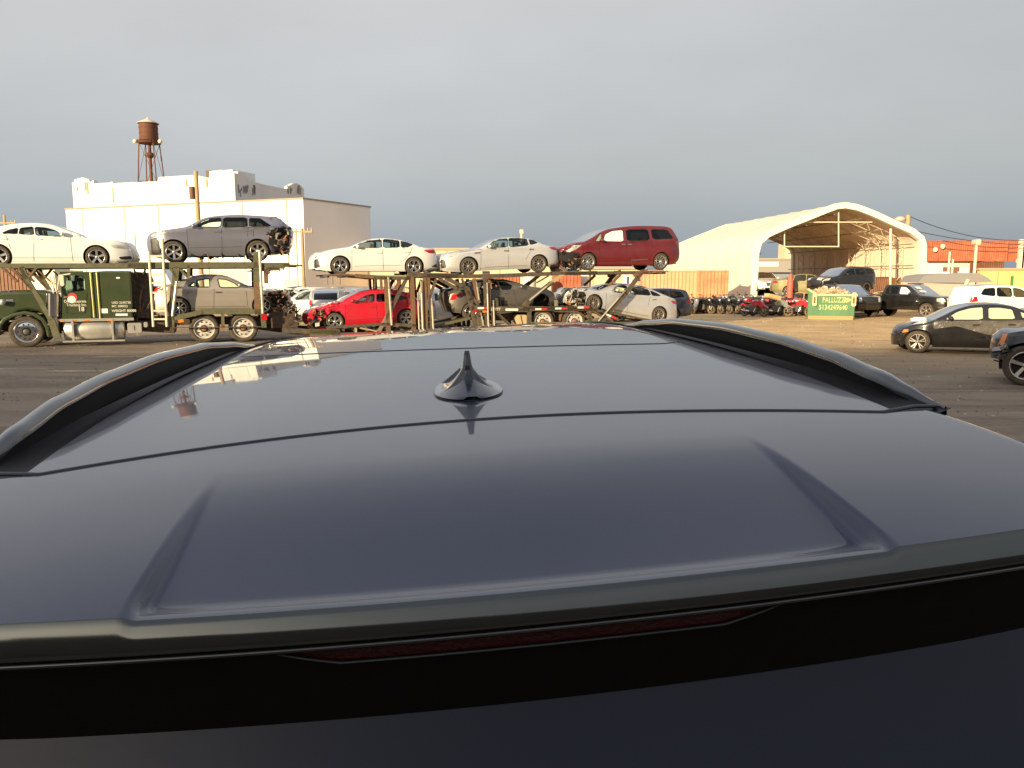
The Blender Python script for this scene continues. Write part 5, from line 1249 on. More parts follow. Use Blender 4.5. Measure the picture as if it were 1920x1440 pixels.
SUV = dict(top=[(.05, .3), (0, .55), (.02, .85), (.2, 1.0), (.9, 1.1), (1.25, 1.17), (1.65, 1.42), (2.05, 1.62), (2.7, 1.71), (3.6, 1.72), (4.3, 1.66), (4.5, 1.56), (4.68, 1.2), (4.76, .9), (4.78, .5), (4.72, .35)],
    bot=[(4.5, .3), (3.2, .25), (1.5, .25), (.4, .27)], belt=[(1.2, 1.15), (4.4, 1.2)], wheels=[(.95, .37, .37), (3.72, .37, .37)], er=.1, tum=.3,
    regions=[('side_window', [(1.6, 1.18), (1.9, 1.42), (2.15, 1.54), (2.55, 1.6), (2.58, 1.2)]), ('dark_window', [(2.66, 1.6), (3.45, 1.61), (3.5, 1.22), (2.66, 1.2)]), ('dark_window', [(3.55, 1.6), (4.15, 1.56), (4.35, 1.3), (3.6, 1.23)]),
             ('headlight', [(.02, .82), (.2, .97), (.5, 1.0), (.4, .86)]), ('taillight', [(4.45, 1.0), (4.74, .95), (4.68, 1.2), (4.5, 1.22)]), ('cladding', [(1.3, .27), (3.35, .27), (3.35, .4), (1.3, .4)])],
    seams=[[(1.55, 1.17), (1.5, .4)], [(2.62, 1.2), (2.62, .4)], [(3.52, 1.2), (3.35, .7)]], strips=[('windshield', 1.28, 2.15), ('rear_window', 4.45, 4.68)], face=(.3, .6, .85, .84, .98, .45), mirrors=[(1.75, 1.22)], handles=[(2.4, 1.03), (3.35, 1.04)], style=('spoke', 5, .09, 'alloy'))
PICK = dict(W=2.0, top=[(.05, .5), (0, .75), (.02, 1.08), (.15, 1.2), (.9, 1.27), (1.5, 1.32), (1.85, 1.55), (2.2, 1.8), (2.5, 1.9), (3.3, 1.93), (3.75, 1.88), (3.86, 1.6), (3.92, 1.32), (4.1, 1.3), (5.75, 1.3), (5.8, 1.0), (5.8, .6), (5.75, .5)],
    bot=[(5.4, .5), (3.6, .46), (1.8, .46), (.5, .5)], belt=[(1.4, 1.33), (4.0, 1.33)], wheels=[(1.05, .44, .44), (4.6, .44, .44)], er=.07, tum=.28, crown=.03,
    regions=[('covered_window', [(1.9, 1.36), (2.15, 1.6), (2.4, 1.78), (2.75, 1.8), (2.75, 1.36)]), ('dark_window', [(2.85, 1.8), (3.3, 1.82), (3.62, 1.78), (3.7, 1.37), (2.85, 1.36)]),
             ('headlight', [(.01, .95), (.1, 1.15), (.45, 1.16), (.42, .97)]), ('taillight', [(5.6, .9), (5.79, .9), (5.79, 1.22), (5.6, 1.22)]), ('cladding', [(0, .5), (.5, .52), (.4, .68), (0, .72)])],
    seams=[[(1.8, 1.33), (1.75, .5)], [(2.8, 1.33), (2.8, .5)], [(3.78, 1.3), (3.78, .5)], [(3.93, 1.28), (3.93, .5)]], strips=[('windshield', 1.52, 2.45), ('rear_window', 3.8, 3.9), ('bed_cover', 4.1, 5.7)], face=(.2, .82, 1.12, .92, 1.14, .6), mirrors=[(2.0, 1.4)], handles=[(2.6, 1.15), (3.6, 1.15)], style=('spoke', 6, .07, 'dull'))
import copy
def var(S, **k): q = copy.deepcopy(S); q.update(k); return q
def ground_car(S, px, Y, rz, name, label, cat, paint, z=0, cx=2.4, group=None, color=None, **k):
    M = place(gx(px, Y), Y, z, rz) @ Matrix.Translation((-cx, 0, 0)); return build_car(M, var(S, **k), name, label, cat, paint, group, color=color)
# black sedan half wrapped in film, at right
bs = var(SED, mirrors=[(1.72, 1.02)], steer=-.35, steerw=0, style=('twin', 5, .045, 'dull'))
bs['regions'] = [('plastic_window', [(1.55, .99), (1.9, 1.24), (2.25, 1.35), (2.58, 1.38), (2.58, 1.0)]), ('plastic_window', [(2.7, 1.36), (3.0, 1.37), (3.32, 1.32), (3.4, 1.03), (2.7, 1.02)]), ('plastic_window', [(3.5, 1.26), (3.7, 1.19), (3.86, 1.1), (3.55, 1.06)]),
    ('wrap', [(1.3, .93), (1.48, .95), (1.6, .965), (2.6, .985), (3.6, 1.01), (4.1, 1.03), (3.9, .7), (3.3, .56), (2.7, .58), (2.3, .7), (1.9, .82), (1.3, .72)]), ('amber', [(.54, .58), (.68, .62), (.68, .69), (.58, .68)]), ('taillight', [(4.4, .86), (4.76, .86), (4.74, 1.0), (4.45, 1.0)])]
bs['top'] = [(.5, .2), (.48, .42), (.5, .58), (.58, .7), (.8, .83)] + SED['top'][5:]; bs['bot'] = [(4.5, .22), (3.2, .19), (1.5, .19), (.6, .19)]; bs['face'] = None; bs['plan'] = .42
bs['wreck'] = [(2.35, 2.9, .35, .55, 18, [0, 3, 1])]; bs['seams'] = [[(1.6, .9), (1.55, .25)]]
M_ = place(gx(1688, 22.6) + .05, 23.8, 0, R(-16)); build_car(M_, bs, 'sedan', 'black sedan with clear film taped over its windows and doors at right', 'car', P_BLACKC, W=None) if False else build_car(M_, bs, 'sedan', 'black sedan with clear film taped over its windows and doors at right', 'car', P_BLACKC)
t = MB(); t.box((-.2, -.1, 0), (.2, .1, .09)); t.box((-.12, -.08, .09), (.16, .06, .12)); o = t.build('paper_bundle', M_WHITE); o.matrix_world = M_ @ Matrix.Translation((1.0, -.3, .92)); tag(o, 'small white paper bundle lying on the black sedan bonnet', 'paper')
ns = var(SUV, style=('spoke', 5, .085, 'alloy')); ns['regions'] = [r for r in SUV['regions'] if r[0] != 'headlight'] + [('amber', [(.1, .8), (.2, .8), (.27, 1.04), (.18, 1.04)])]; ns['wheels'] = [(.93, .41, .41), (3.72, .41, .41)]
ns['wreck'] = [(.42, .6, .4, .8, 14, [0, 3, 1])]
nx0 = gx(1909, 15.5)
ns['top'] = [(.42, .5), (.4, .7), (.42, .9), (.5, 1.02), (.9, 1.12)] + SUV['top'][5:]; ns['bot'] = [(4.5, .3), (3.2, .25), (1.5, .25), (.6, .35)]; ns['face'] = None; ns['plan'] = .36; ns['regions'][-1] = ('amber', [(.43, .82), (.52, .82), (.58, 1.04), (.5, 1.04)])
build_car(place(nx0 + .27, 15.45, 0, R(-33)) @ Matrix.Translation((-.93, .9, 0)), ns, 'crossover', 'dark crossover nose with five spoke alloy wheel at the right edge', 'car', P_NAVY)
ground_car(SED, 1990, 28.2, 0, 'sedan', 'grey sedan roof and screen behind the film wrapped black sedan', 'car', P_GREY)
def facing(th): return R(th + 180)
pk = ground_car(PICK, 1742, 45.2, facing(-62), 'pickup_truck', 'black pickup with a white covered side window beside the dumpster pickup', 'pickup truck', P_BLACKC, cx=1.6, style=('spoke', 6, .07, 'dull'))
t = MB(); t.box((1.78, -.45, 1.5), (1.8, -.05, 1.75), 0, Matrix.Identity(4)); 
o = MB(); Mw = pk.matrix_world
for (y0, y1, k0, k1) in ((.15, .6, .55, .85), (.1, .65, .15, .38)):
    a_, b_ = Vector((1.55, 0, 1.37)), Vector((2.25, 0, 1.83)); p = a_.lerp(b_, k0); q = a_.lerp(b_, k1); o.add([(p.x - .05, y0, p.z + .05), (p.x - .05, y1, p.z + .05), (q.x - .05, y1, q.z + .05), (q.x - .05, y0, q.z + .05)], [(0, 1, 2, 3)])
o.build('windscreen_paper', M_WHITE, pk)
ground_car(PICK, 1622, 45.5, facing(-83), 'pickup_truck', 'black pickup facing the camera just right of the green dumpster', 'pickup truck', P_BLACKC, cx=.6, style=('spoke', 6, .07, 'dull'))
ws_ = var(SUV, W=2.0); ws_['top'] = [(x * 1.08, z * 1.12) for x, z in SUV['top']]; ws_['bot'] = [(x * 1.08, z * 1.12) for x, z in SUV['bot']]; ws_['belt'] = [(1.2, 1.28), (4.7, 1.34)]
ws_['regions'] = [(('dark_window' if 'window' in k else k), [(x * 1.08, z * 1.12) for x, z in p]) for k, p in SUV['regions']]; ws_['wheels'] = [(1.0, .4, .4), (4.0, .4, .4)]; ws_['mirrors'] = [(1.9, 1.37)]; ws_['handles'] = []
ws_['seams'] = [[(x * 1.08, z * 1.12) for x, z in p] for p in SUV['seams']]
o = ground_car(ws_, 1885, 40, facing(12), 'crossover', 'white crossover with black glass behind the black sedan at right', 'car', P_WHITE)
# stack of wrecks in front of and inside the shelter
ground_car(SUV, 1578, 50.5, facing(205), 'crossover', 'black crossover stacked high behind the dumpster and the two black pickups', 'car', P_BLACKC, z=1.32, style=('spoke', 5, .09, 'black'))
ground_car(SED, 1584, 50.5, facing(200), 'sedan', 'dark crushed sedan at the bottom of the stack under the black crossover', 'car', P_GREY, z=0)
ground_car(SED, 1445, 59.0, facing(-92), 'sedan', 'white sedan stacked high facing out of the shelter mouth at left', 'car', P_WHITE, z=1.36, cx=.3)
ground_car(SED, 1445, 59.0, facing(-92), 'sedan', 'dark sedan supporting the white sedan at the shelter mouth', 'car', P_GREY, z=0, cx=.3)
ground_car(SED, 1518, 52.5, facing(-20), 'sedan', 'olive and red topped sedan stacked left of the black crossover', 'car', paint('olive_paint', (.22, .19, .08), .2, .5), z=1.15)
ground_car(SED, 1516, 51.8, facing(-22), 'sedan', 'tan flattened sedan at the bottom of the stack behind the dumpster', 'car', paint('tan_paint', (.45, .27, .11), .1, .6), z=-.06)
ground_car(SED, 1665, 64, facing(195), 'sedan', 'rusty sedan inside the shelter behind the two black pickups', 'car', paint('rust_paint', (.3, .11, .05), .1, .7))
t = MB(); t.tube((0, 0, 0), (0, 0, 2.1), .2, 12); t.tube((0, 0, 2.1), (0, 0, 2.6), .2, 12, 0, .08); o = t.build('bollard', mat('pink_red_post', (.62, .12, .09), .6)); o.location = (gx(1482, 51), 51, 0); tag(o, 'tall pinkish red post left of the stacked olive sedan', 'post')
t = MB(); t.tube((0, 0, 0), (0, 0, 2.0), .12, 10); o = t.build('bollard', mat('salmon_post', (.7, .35, .24), .6)); o.location = (gx(1621, 53), 53, 0); tag(o, 'short salmon post behind the bonnet of the camera facing pickup', 'post')
# folding camper with grey sloping roofs
cmp_ = thing('camper', 'grey folding camper with sloping roof panels behind the black pickup', 'camper', place(gx(1722, 52), 52, 0, R(0)))
t = MB(); GRYC = mat('camper_grey', (.3, .29, .29), .5, .2)
lw = gx(1862, 52) - gx(1722, 52)
t.prism([(0, 2.05), (.35, 2.5), (1.2, 2.62), (lw * .62, 2.68), (lw * .8, 2.66), (lw * .93, 2.35), (lw, 2.08), (lw * .6, 2.0)], 0, 2.6); t.build('roof_panel', GRYC, cmp_)
t = MB(); t.box((.5, .2, .6), (lw * .7, 2.4, 2.0)); t.build('body', mat('camper_side', (.45, .4, .34), .6), cmp_)
t = MB(); t.beam((lw * .58, 1.3), (lw * .66, 2.25), .14, -.1, .05); t.build('strut', CREAM, cmp_)
t = MB(); t.box((lw * .62, .3, 2.671), (lw * .7, .9, 2.78)); t.box((lw * .4, .8, 2.652), (lw * .5, 1.6, 2.76)); t.build('roof_vent', M_WHITE, cmp_)
wheel(cmp_, lw * .4, .3, .33, .33, ('spoke', 5, .08, 'dull'), -1)
# rows of stored vehicles behind the trailer
rowcols = [(.55, .56, .58), (.78, .77, .74), (.3, .32, .35), (.06, .065, .07), (.45, .46, .48), (.7, .69, .66), (.1, .13, .2), (.25, .23, .2)]
cn = {(.55, .56, .58): 'silver', (.78, .77, .74): 'white', (.3, .32, .35): 'grey', (.06, .065, .07): 'black', (.45, .46, .48): 'mid grey', (.7, .69, .66): 'off white', (.1, .13, .2): 'navy', (.25, .23, .2): 'bronze'}
def named_car(S, px, Y, th, label, color, name='sedan', **k): return ground_car(S, px, Y, facing(th), name, label, 'car', P_OBJ, color=color, **k)
named_car(SUV, 622, 39.5, 95, 'silver grey crossover seen from behind over the red hatchback bonnet', (.42, .43, .45), 'crossover')
named_car(SUV, 574, 41, 175, 'silver blue hatchback side on between truck and red hatchback', (.45, .48, .5), 'crossover', cx=2.0)
named_car(SUV, 832, 37, 110, 'silver crossover with red damage seen between the trailer post groups', (.6, .6, .6), 'crossover', cx=4.2, wreck=[(4.6, 4.85, .3, .8, 30, [0, 2, 3])])
named_car(SUV, 1245, 41.5, 180, 'navy crossover behind the tail of the light silver sedan', (.015, .022, .06), 'crossover', cx=3.4)
named_car(SUV, 690, 43, 60, 'pale crossover with raised bonnet behind the red hatchback roof', (.66, .66, .66), 'crossover')
protoA = named_car(SED, 560, 52, 20, 'stored silver sedan, leftmost of the far row behind the truck tail', (.55, .56, .58)); protoB = named_car(SUV, 612, 53, 15, 'stored white crossover above the silver grey crossover roof', (.78, .77, .74), 'crossover')
rg = random.Random(21)
rows = [(653, 54, 1), (694, 55, 0), (735, 56, 1), (782, 54, 0), (828, 55, 1), (868, 57, 0), (915, 54, 1), (1010, 56, 1), (1075, 55, 0), (1120, 57, 1), (545, 66, 1), (585, 65, 0), (628, 67, 1), (672, 66, 1), (715, 67, 0), (760, 66, 1), (540, 45, 1), (508, 60, 1), (480, 47, 0), (1168, 52, 0)]
for k, (px, Y, ty) in enumerate(rows):
    pr = protoB if ty else protoA; c = rowcols[rg.randrange(8)]; th = rg.choice([12, 18, 24, 200, 195])
    q = copy_tree(pr, None, c); q.matrix_world = place(gx(px, Y), Y, 0, facing(th)) @ Matrix.Translation((-2.4, 0, 0))
    where = 'behind the truck rear wheels' if px < 550 else 'behind the red hatchback' if px < 720 else 'behind the trailer posts' if px < 900 else 'behind the trailer rear deck'
    q['label'] = f'stored {cn[c]} {"crossover" if ty else "sedan"} {where}, {"far" if Y > 60 else "middle" if Y > 50 else "near"} row, number {k + 3} from left'; 
    q['label'] = f'stored {cn[c]} {"crossover" if ty else "sedan"} {where}, ' + ('farthest row' if Y > 60 else 'near row' if Y < 50 else 'middle row') + f', {["", "slightly left", "slightly right"][k % 3]}'.rstrip(', ')
    q['group'] = 'vehicles stored in rows behind the trailer'
protoA['group'] = protoB['group'] = 'vehicles stored in rows behind the trailer'
# raised bonnet
# white lorry cab and van behind the truck
lor = thing('white_lorry', 'white lorry cab with louvred side seen behind the truck bonnet', 'lorry', place(gx(60, 33), 33))
t = MB(); LW = gx(104, 33) - gx(60, 33); t.prism([(0, .9), (-.1, 1.7), (.0, 2.25), (.25, 2.55), (LW, 2.6), (LW, .9)], 0, 2.2); t.build('cab', mat('lorry_cream', (.78, .7, .5), .5), lor)
t = MB()
for z in (1.25, 1.62, 1.98): t.box((.22, -.03, z), (LW, -.002, z + .06))
t.build('louvre', mat('louvre', (.45, .35, .2), .6), lor)
wheel(lor, .6, .3, .48, .48, ('truck', 10, .1, 'truckw'), -1)
t = MB(); t.prism([(-.05, 1.75), (.05, 2.2), (.4, 2.42), (.6, 2.42), (.5, 1.75)], -.02, -.004); t.build('side_window', M_WHITE, lor)
van = thing('white_van', 'white rounded van front behind the ladder and champagne sedan tail', 'van', place(gx(250, 37), 37))
t = MB(); VL = gx(322, 37) - gx(250, 37)
t.prism([(-1.5, .5), (-1.5, 2.9), (VL * .55, 2.95), (VL * .8, 2.7), (VL * 1.0, 1.9), (VL * 1.05, 1.5), (VL * 1.05, .5)], 0, 2.0); t.build('body', P_WHITE, van)
t = MB(); t.box((VL * .1, -.01, 2.0), (VL * .45, -.002, 2.5)); t.build('side_window', mat('grey_pane', (.35, .35, .37), .2), van)
t = MB(); t.box((VL * .3, -.01, 2.52), (VL * .34, -.002, 2.8)); t.build('door_seam', M_SEAM, van)
for x in (-.9, VL * .75): wheel(van, x, .1, .35, .35, ('spoke', 6, .07, 'dull'), -1)

# ================================================================ motorbikes and quads
def bike(col, name='motorcycle', label='', group=None, quad=False):
    o = thing(name, label, name, None, group); PM = mat('bike_paint', (.1, .1, .1), .3, .2, 1, objcol=True)
    for x in (-.68, .68):
        t = MB(); t.lathe([(.2, .05), (.24, -.06), (.3, -.06), (.31, 0), (.3, .06), (.24, .06)], 20, 0, 'y', (x, 0, .31)); w_ = t.build('wheel', M_RUB, o)
        t = MB(); t.lathe([(.22, .03), (.24, -.05), (.2, -.05), (.2, .05)], 20, 0, 'y', (x, 0, .31))
        for k in range(6): a = k * pi / 3; t.tube((x, 0, .31), (x + .21 * cos(a), 0, .31 + .21 * sin(a)), .018, 4)
        t.build('rim', mat('bronze_rim', (.26, .2, .12), .45, .6), w_)
    t = MB(); t.bevbox((-.25, -.16, .3), (.28, .16, .68), .06); t.tube((-.2, -.2, .35), (-.75, -.22, .42), .05, 8, 1); t.tube((.2, -.12, .6), (.1, -.2, .3), .035, 6, 1); t.tube((-.68, 0, .31), (0, 0, .4), .035, 6); t.build('engine', [mat('engine_grey', (.12, .11, .1), .5, .5), M_CHROME], o)
    t = MB(); t.tube((.68, -.08, .31), (.42, -.06, .98), .03, 6); t.tube((.68, .08, .31), (.42, .06, .98), .03, 6); t.build('fork', M_ALLOYD, o)
    t = MB(); t.tube((.4, 0, 1.0), (.36, -.34, 1.06), .018, 6); t.tube((.4, 0, 1.0), (.36, .34, 1.06), .018, 6); t.tube((.36, -.34, 1.06), (.3, -.36, 1.22), .01, 4); t.lathe([(.001, -.02), (.05, 0), (.05, .02)], 8, 0, 'z', (.3, -.36, 1.22)); t.build('handlebar', M_TRIM, o)
    t = MB(); pr = [(.45, .78), (.4, .96), (.15, 1.0), (-.12, .86), (-.1, .7), (.3, .66)]; t.prism(pr, -.14, .14); t.prism([(.72, .55), (.62, .86), (.42, 1.02), (.3, .9), (.42, .6)], -.12, .12) if not quad else t.prism([(.95, .66), (.75, .72), (.5, .7), (.45, .62)], -.3, .3); a_ = t.build('fuel_tank', PM, o); a_.color = (*col, 1)
    t = MB(); t.prism([(-.1, .78), (-.2, .86), (-.55, .84), (-.85, .98), (-.9, .92), (-.5, .74)], -.12, .12); t.build('seat', M_TRIM, o)
    t = MB(); t.prism([(.42, .62), (.66, .66), (.95, .5), (.98, .55), (.68, .72), (.42, .68)], -.07, .07); a_ = t.build('mudguard', PM, o); a_.color = (*col, 1)
    t = MB(); t.lathe([(.001, .0), (.08, .01), (.09, .08)], 12, 0, 'y'); 
    t.v = [Vector((.62 - v.y, v.x, .9 + v.z)) for v in t.v]; t.build('headlight', M_LENS, o)
    return o
pbk = None; rg = random.Random(12); kinds = []
cols = [(.012, .012, .014)] * 4 + [(.03, .05, .12), (.2, .2, .21), (.02, .02, .02), (.25, .22, .2)]
nth = ['first', 'second', 'third', 'fourth', 'fifth', 'sixth', 'seventh', 'eighth', 'ninth', 'tenth', 'eleventh', 'twelfth', 'thirteenth', 'fourteenth', 'fifteenth', 'sixteenth', 'seventeenth', 'eighteenth', 'nineteenth', 'twentieth', 'twenty first', 'twenty second', 'twenty third', 'twenty fourth']
for k in range(24):
    px = 1286 + k * 5.6 + rg.uniform(-1, 1); Y = 50.5 + (k % 3) * 1.1 + rg.uniform(-.2, .2); c = cols[rg.randrange(8)]
    if pbk is None: q = pbk = bike(c)
    else:
        q = copy_tree(pbk)
        for ch in q.children:
            if ch.name.startswith(('fuel_tank', 'mudguard')): ch.color = (*c, 1)
    q['category'] = 'motorcycle'; q['group'] = 'dark motorcycles parked along the shelter wall'; q['label'] = f'dark motorcycle, {nth[k]} from the left in the tight row before the containers'
    q.matrix_world = place(gx(px, Y), Y, 0, R(rg.choice([-60, -70, -50, -110, -40])) + rg.uniform(-.2, .2)) @ Matrix.Rotation(rg.uniform(-.2, .15), 4, 'X')
redc = [((.5, .02, .04), 1417), ((.45, .015, .03), 1432), ((.55, .03, .06), 1447), ((.2, .2, .2), 1458), ((.5, .02, .03), 1472), ((.6, .55, .5), 1487), ((.55, .03, .04), 1500), ((.03, .03, .03), 1510)]
lb2 = ['leftmost red dirt bike with bronze front wheel', 'red dirt bike second from the left of the red group', 'red dirt bike under the loose tan box', 'grey motorcycle among the red dirt bikes', 'red dirt bike near the middle of the red group', 'white and red dirt bike left of the dumpster', 'red dirt bike leaning close to the dumpster', 'black motorcycle touching the left side of the dumpster']
for k, (c, px) in enumerate(redc):
    Y = 47 + (k % 3) * .9; q = copy_tree(pbk)
    for ch in q.children:
        if ch.name.startswith(('fuel_tank', 'mudguard')): ch.color = (*c, 1)
    q['group'] = 'red dirt bikes beside the dumpster'; q['label'] = lb2[k]; q['category'] = 'motorcycle'
    q.matrix_world = place(gx(px, Y), Y, 0, R(rg.choice([-20, -35, 200, -50]))) @ Matrix.Rotation(rg.uniform(-.2, .2), 4, 'X')
redm = [(.5, .02, .04), (.015, .015, .018), (.02, .02, .02), (.55, .03, .08), (.2, .2, .21)]
for k in range(10):
    px = 1408 + k * 10.5; Y = 50.3 + (k % 2) * .8; q = copy_tree(pbk); c = redm[k % 5]; q['category'] = 'motorcycle'; q['group'] = 'motorcycles crowded behind the red dirt bikes'
    for ch in q.children:
        if ch.name.startswith(('fuel_tank', 'mudguard')): ch.color = (*c, 1)
    q['label'] = f'{nth[k]} motorcycle from the left in the second row behind the red dirt bikes'; q.matrix_world = place(gx(px, Y), Y, .05, R(rg.choice([-40, -70, 210, -100]))) @ Matrix.Rotation(rg.uniform(-.25, .2), 4, 'X')
for k in range(8):
    px = 1350 + k * 18; Y = 53.5 + (k % 2); q = copy_tree(pbk); q['group'] = 'motorcycles in the back row'; q['label'] = f'{nth[k]} motorcycle from the left in the back row below the shelter wall'
    q.matrix_world = place(gx(px, Y), Y, .15, R(rg.choice([-60, -120, -80])) + rg.uniform(-.2, .2))
t = MB(); t.box((-.45, -.25, 0), (.45, .25, .3)); o = t.build('cardboard_box', mat('cardboard', (.62, .4, .2), .8)); o.matrix_world = place(gx(1449, 47.5), 47.5, 1.0, .3, .2); tag(o, 'tan cardboard box lying on top of the red dirt bikes', 'box')

# ================================================================ unseen building added behind the camera to cast shade over the near yard
bw = thing('shade_building', 'unseen grey building with uneven parapet, added behind the camera to shade the yard', 'building', place(-150, -62))
t = MB(); rg = random.Random(2); x = 0
hs = []
while x < 230:
    wdt = rg.uniform(9, 22); h = 17.9 + rg.uniform(-.5, .5); hs += [(x, h), (x + wdt, h)]; x += wdt
t.prism([(0, 0)] + hs + [(hs[-1][0], 0)], 0, 14); t.build('wall', mat('shade_wall', (.28, .26, .24), .8), bw)
t = MB()
for k in range(14): t.box((8 + k * 16, 14.0, 0), (13 + k * 16, 14.06, 4.2))
t.build('roller_door', mat('shade_door', (.2, .22, .24), .6), bw)
for k, (px, Y, r_, h_) in enumerate(((-260, 70, 0, 0),)): pass

# loose gravel and litter over the yard
t = MB(); rg = random.Random(77)
for k in range(3600):
    Y = 7 + 40 * rg.random() ** 1.3; x = rg.uniform(-.75, .75) * Y
    if abs(x) < 2.6 and Y < 12: continue
    s_ = rg.uniform(.007, .024) * (1 + Y / 30); Rm = Matrix.Translation((x, Y, s_ * .3)) @ Matrix.Rotation(rg.uniform(0, 6.3), 4, 'Z')
    a = [Rm @ Vector((s_ * rg.uniform(.6, 1.3) * cos(q * 1.2566), s_ * rg.uniform(.5, 1.1) * sin(q * 1.2566), -s_ * .35)) for q in range(5)]; tp_ = Rm @ Vector((rg.uniform(-.3, .3) * s_, 0, s_ * rg.uniform(.3, .7)))
    t.add(a + [tp_], [(q, (q + 1) % 5, 5) for q in range(5)], rg.choice([0, 0, 0, 1, 2]))
tag(t.build('gravel', [mat('stone_brown', (.24, .18, .13), .9), mat('stone_pale', (.45, .38, .29), .9), mat('stone_dark', (.15, .115, .09), .9)]), 'loose gravel and grit scattered over the dirt yard', 'gravel', kind='stuff')

# ================================================================ the dark crossover whose roof fills the foreground
YAW = R(7.0); ROLL = R(2.87); CX = .075; ZP = 1.92
MF = Matrix.Translation((CX * cos(YAW), CX * sin(YAW), ZP)) @ Matrix.Rotation(YAW, 4, 'Z') @ Matrix.Rotation(-ROLL, 4, 'Y')
MFi = MF.inverted()
def Sp(y):
    if y < .82: s = -.146 - .017 * 1.23 ** 2 - .0418 * (.82 - y) - .25 * (.82 - y) ** 2
    elif y < 2.05: s = -.146 - .017 * (y - 2.05) ** 2
    else: s = -.146 - .037 * (y - 2.05) ** 2
    return s + .18
def Hs(x, y):
    e = max(0, abs(x) - .49); return Sp(y) - .025 * x * x - 1.5 * e * e
def hit(px, py, fn=Hs):
    o = MFi @ Vector((0, 0, CAMZ)); d = (MFi.to_3x3() @ ray(px, py)); t = .4; 
    while t < 6:
        p = o + d * t
        if p.z < fn(p.x, p.y): break
        t += .004
    lo, hi = t - .004, t
    for _ in range(12):
        m = (lo + hi) / 2; p = o + d * m
        if p.z < fn(p.x, p.y): hi = m
        else: lo = m
    return o + d * hi
def fit(pts, deg):
    import numpy as np
    P = [hit(*p) for p in pts]; c = np.polyfit([p.x for p in P], [p.y for p in P], deg); return lambda x: float(np.polyval(c, x)), P
seam2, P2 = fit([(88, 885), (200, 871), (400, 840), (600, 812), (900, 785), (1100, 776), (1300, 771), (1500, 771), (1620, 771)], 3)
rear2, P3_ = fit([(0, 1170), (218, 1160), (500, 1141), (800, 1113), (1200, 1080), (1650, 1037), (1920, 987)], 2)
seam1, P1 = fit([(470, 669), (600, 662), (800, 657), (1000, 649), (1200, 644), (1280, 645)], 2)
print('seam2', [(round(p.x, 2), round(p.y, 2)) for p in P2]); print('rear', [(round(p.x, 2), round(p.y, 2)) for p in P3_]); print('seam1', [(round(p.x, 2), round(p.y, 2)) for p in P1]); print('corner1', [tuple(round(c, 2) for c in hit(*p)) for p in ((383, 693), (395, 684), (430, 672))])
rl = [hit(360, 930), hit(300, 1030), hit(225, 1155)]; rr = [hit(1490, 880), hit(1580, 945), hit(1680, 1020)]
print('recess', [(round(p.x, 2), round(p.y, 2)) for p in rl + rr])
SUVP = bpy.data.materials.new('metallic_slate_clearcoat'); SUVP.use_nodes = True
_n = SUVP.node_tree.nodes; _l = SUVP.node_tree.links; _b = _n['Principled BSDF']
_b.inputs['Base Color'].default_value = (.05, .062, .11, 1); _b.inputs['Metallic'].default_value = .65; _b.inputs['Roughness'].default_value = .42
_b.inputs['Coat Weight'].default_value = .88; _b.inputs['Sheen Weight'].default_value = .06; _b.inputs['Sheen Roughness'].default_value = .4; _b.inputs['Sheen Tint'].default_value = (.85, .79, .72, 1); _b.inputs['Coat IOR'].default_value = 1.52; _b.inputs['Coat Roughness'].default_value = .02
_t = _n.new('ShaderNodeTexCoord')
_z = _n.new('ShaderNodeTexNoise'); _z.inputs['Scale'].default_value = 900; _l.new(_t.outputs['Object'], _z.inputs['Vector'])
_z2 = _n.new('ShaderNodeTexNoise'); _z2.inputs['Scale'].default_value = 14; _z2.inputs['Detail'].default_value = 8; _z2.inputs['Roughness'].default_value = .7; _l.new(_t.outputs['Object'], _z2.inputs['Vector'])
_m = _n.new('ShaderNodeMapRange'); _m.inputs[1].default_value = .45; _m.inputs[2].default_value = .75; _m.inputs[3].default_value = .012; _m.inputs[4].default_value = .07; _l.new(_z2.outputs[0], _m.inputs[0]); _l.new(_m.outputs[0], _b.inputs['Coat Roughness'])
_x = _n.new('ShaderNodeMix'); _x.data_type = 'RGBA'; _x.inputs[6].default_value = (.010, .016, .05, 1); _x.inputs[7].default_value = (.018, .028, .078, 1); _l.new(_z.outputs[0], _x.inputs[0])
# dust film and a few specks
_v = _n.new('ShaderNodeTexVoronoi'); _v.inputs['Scale'].default_value = 34; _l.new(_t.outputs['Object'], _v.inputs['Vector'])
_m2 = _n.new('ShaderNodeMapRange'); _m2.inputs[1].default_value = .035; _m2.inputs[2].default_value = .0; _m2.inputs[3].default_value = 0; _m2.inputs[4].default_value = .8; _l.new(_v.outputs['Distance'], _m2.inputs[0])
_z3 = _n.new('ShaderNodeTexNoise'); _z3.inputs['Scale'].default_value = 7; _l.new(_t.outputs['Object'], _z3.inputs['Vector'])
_g = _n.new('ShaderNodeMath'); _g.operation = 'GREATER_THAN'; _g.inputs[1].default_value = .5; _l.new(_z3.outputs[0], _g.inputs[0])
_mu = _n.new('ShaderNodeMath'); _mu.operation = 'MULTIPLY'; _l.new(_g.outputs[0], _mu.inputs[0]); _l.new(_m2.outputs[0], _mu.inputs[1])
_x2 = _n.new('ShaderNodeMix'); _x2.data_type = 'RGBA'; _x2.inputs[7].default_value = (.16, .14, .12, 1); _l.new(_mu.outputs[0], _x2.inputs[0]); _l.new(_x.outputs[2], _x2.inputs[6]); _l.new(_x2.outputs[2], _b.inputs['Base Color'])
GB = mat('gloss_black', (.006, .006, .007), .08, 0, 1); RUBS = mat('rubber_strip', (.012, .013, .016), .4)
body = var(SUV, W=1.62, tum=.3)
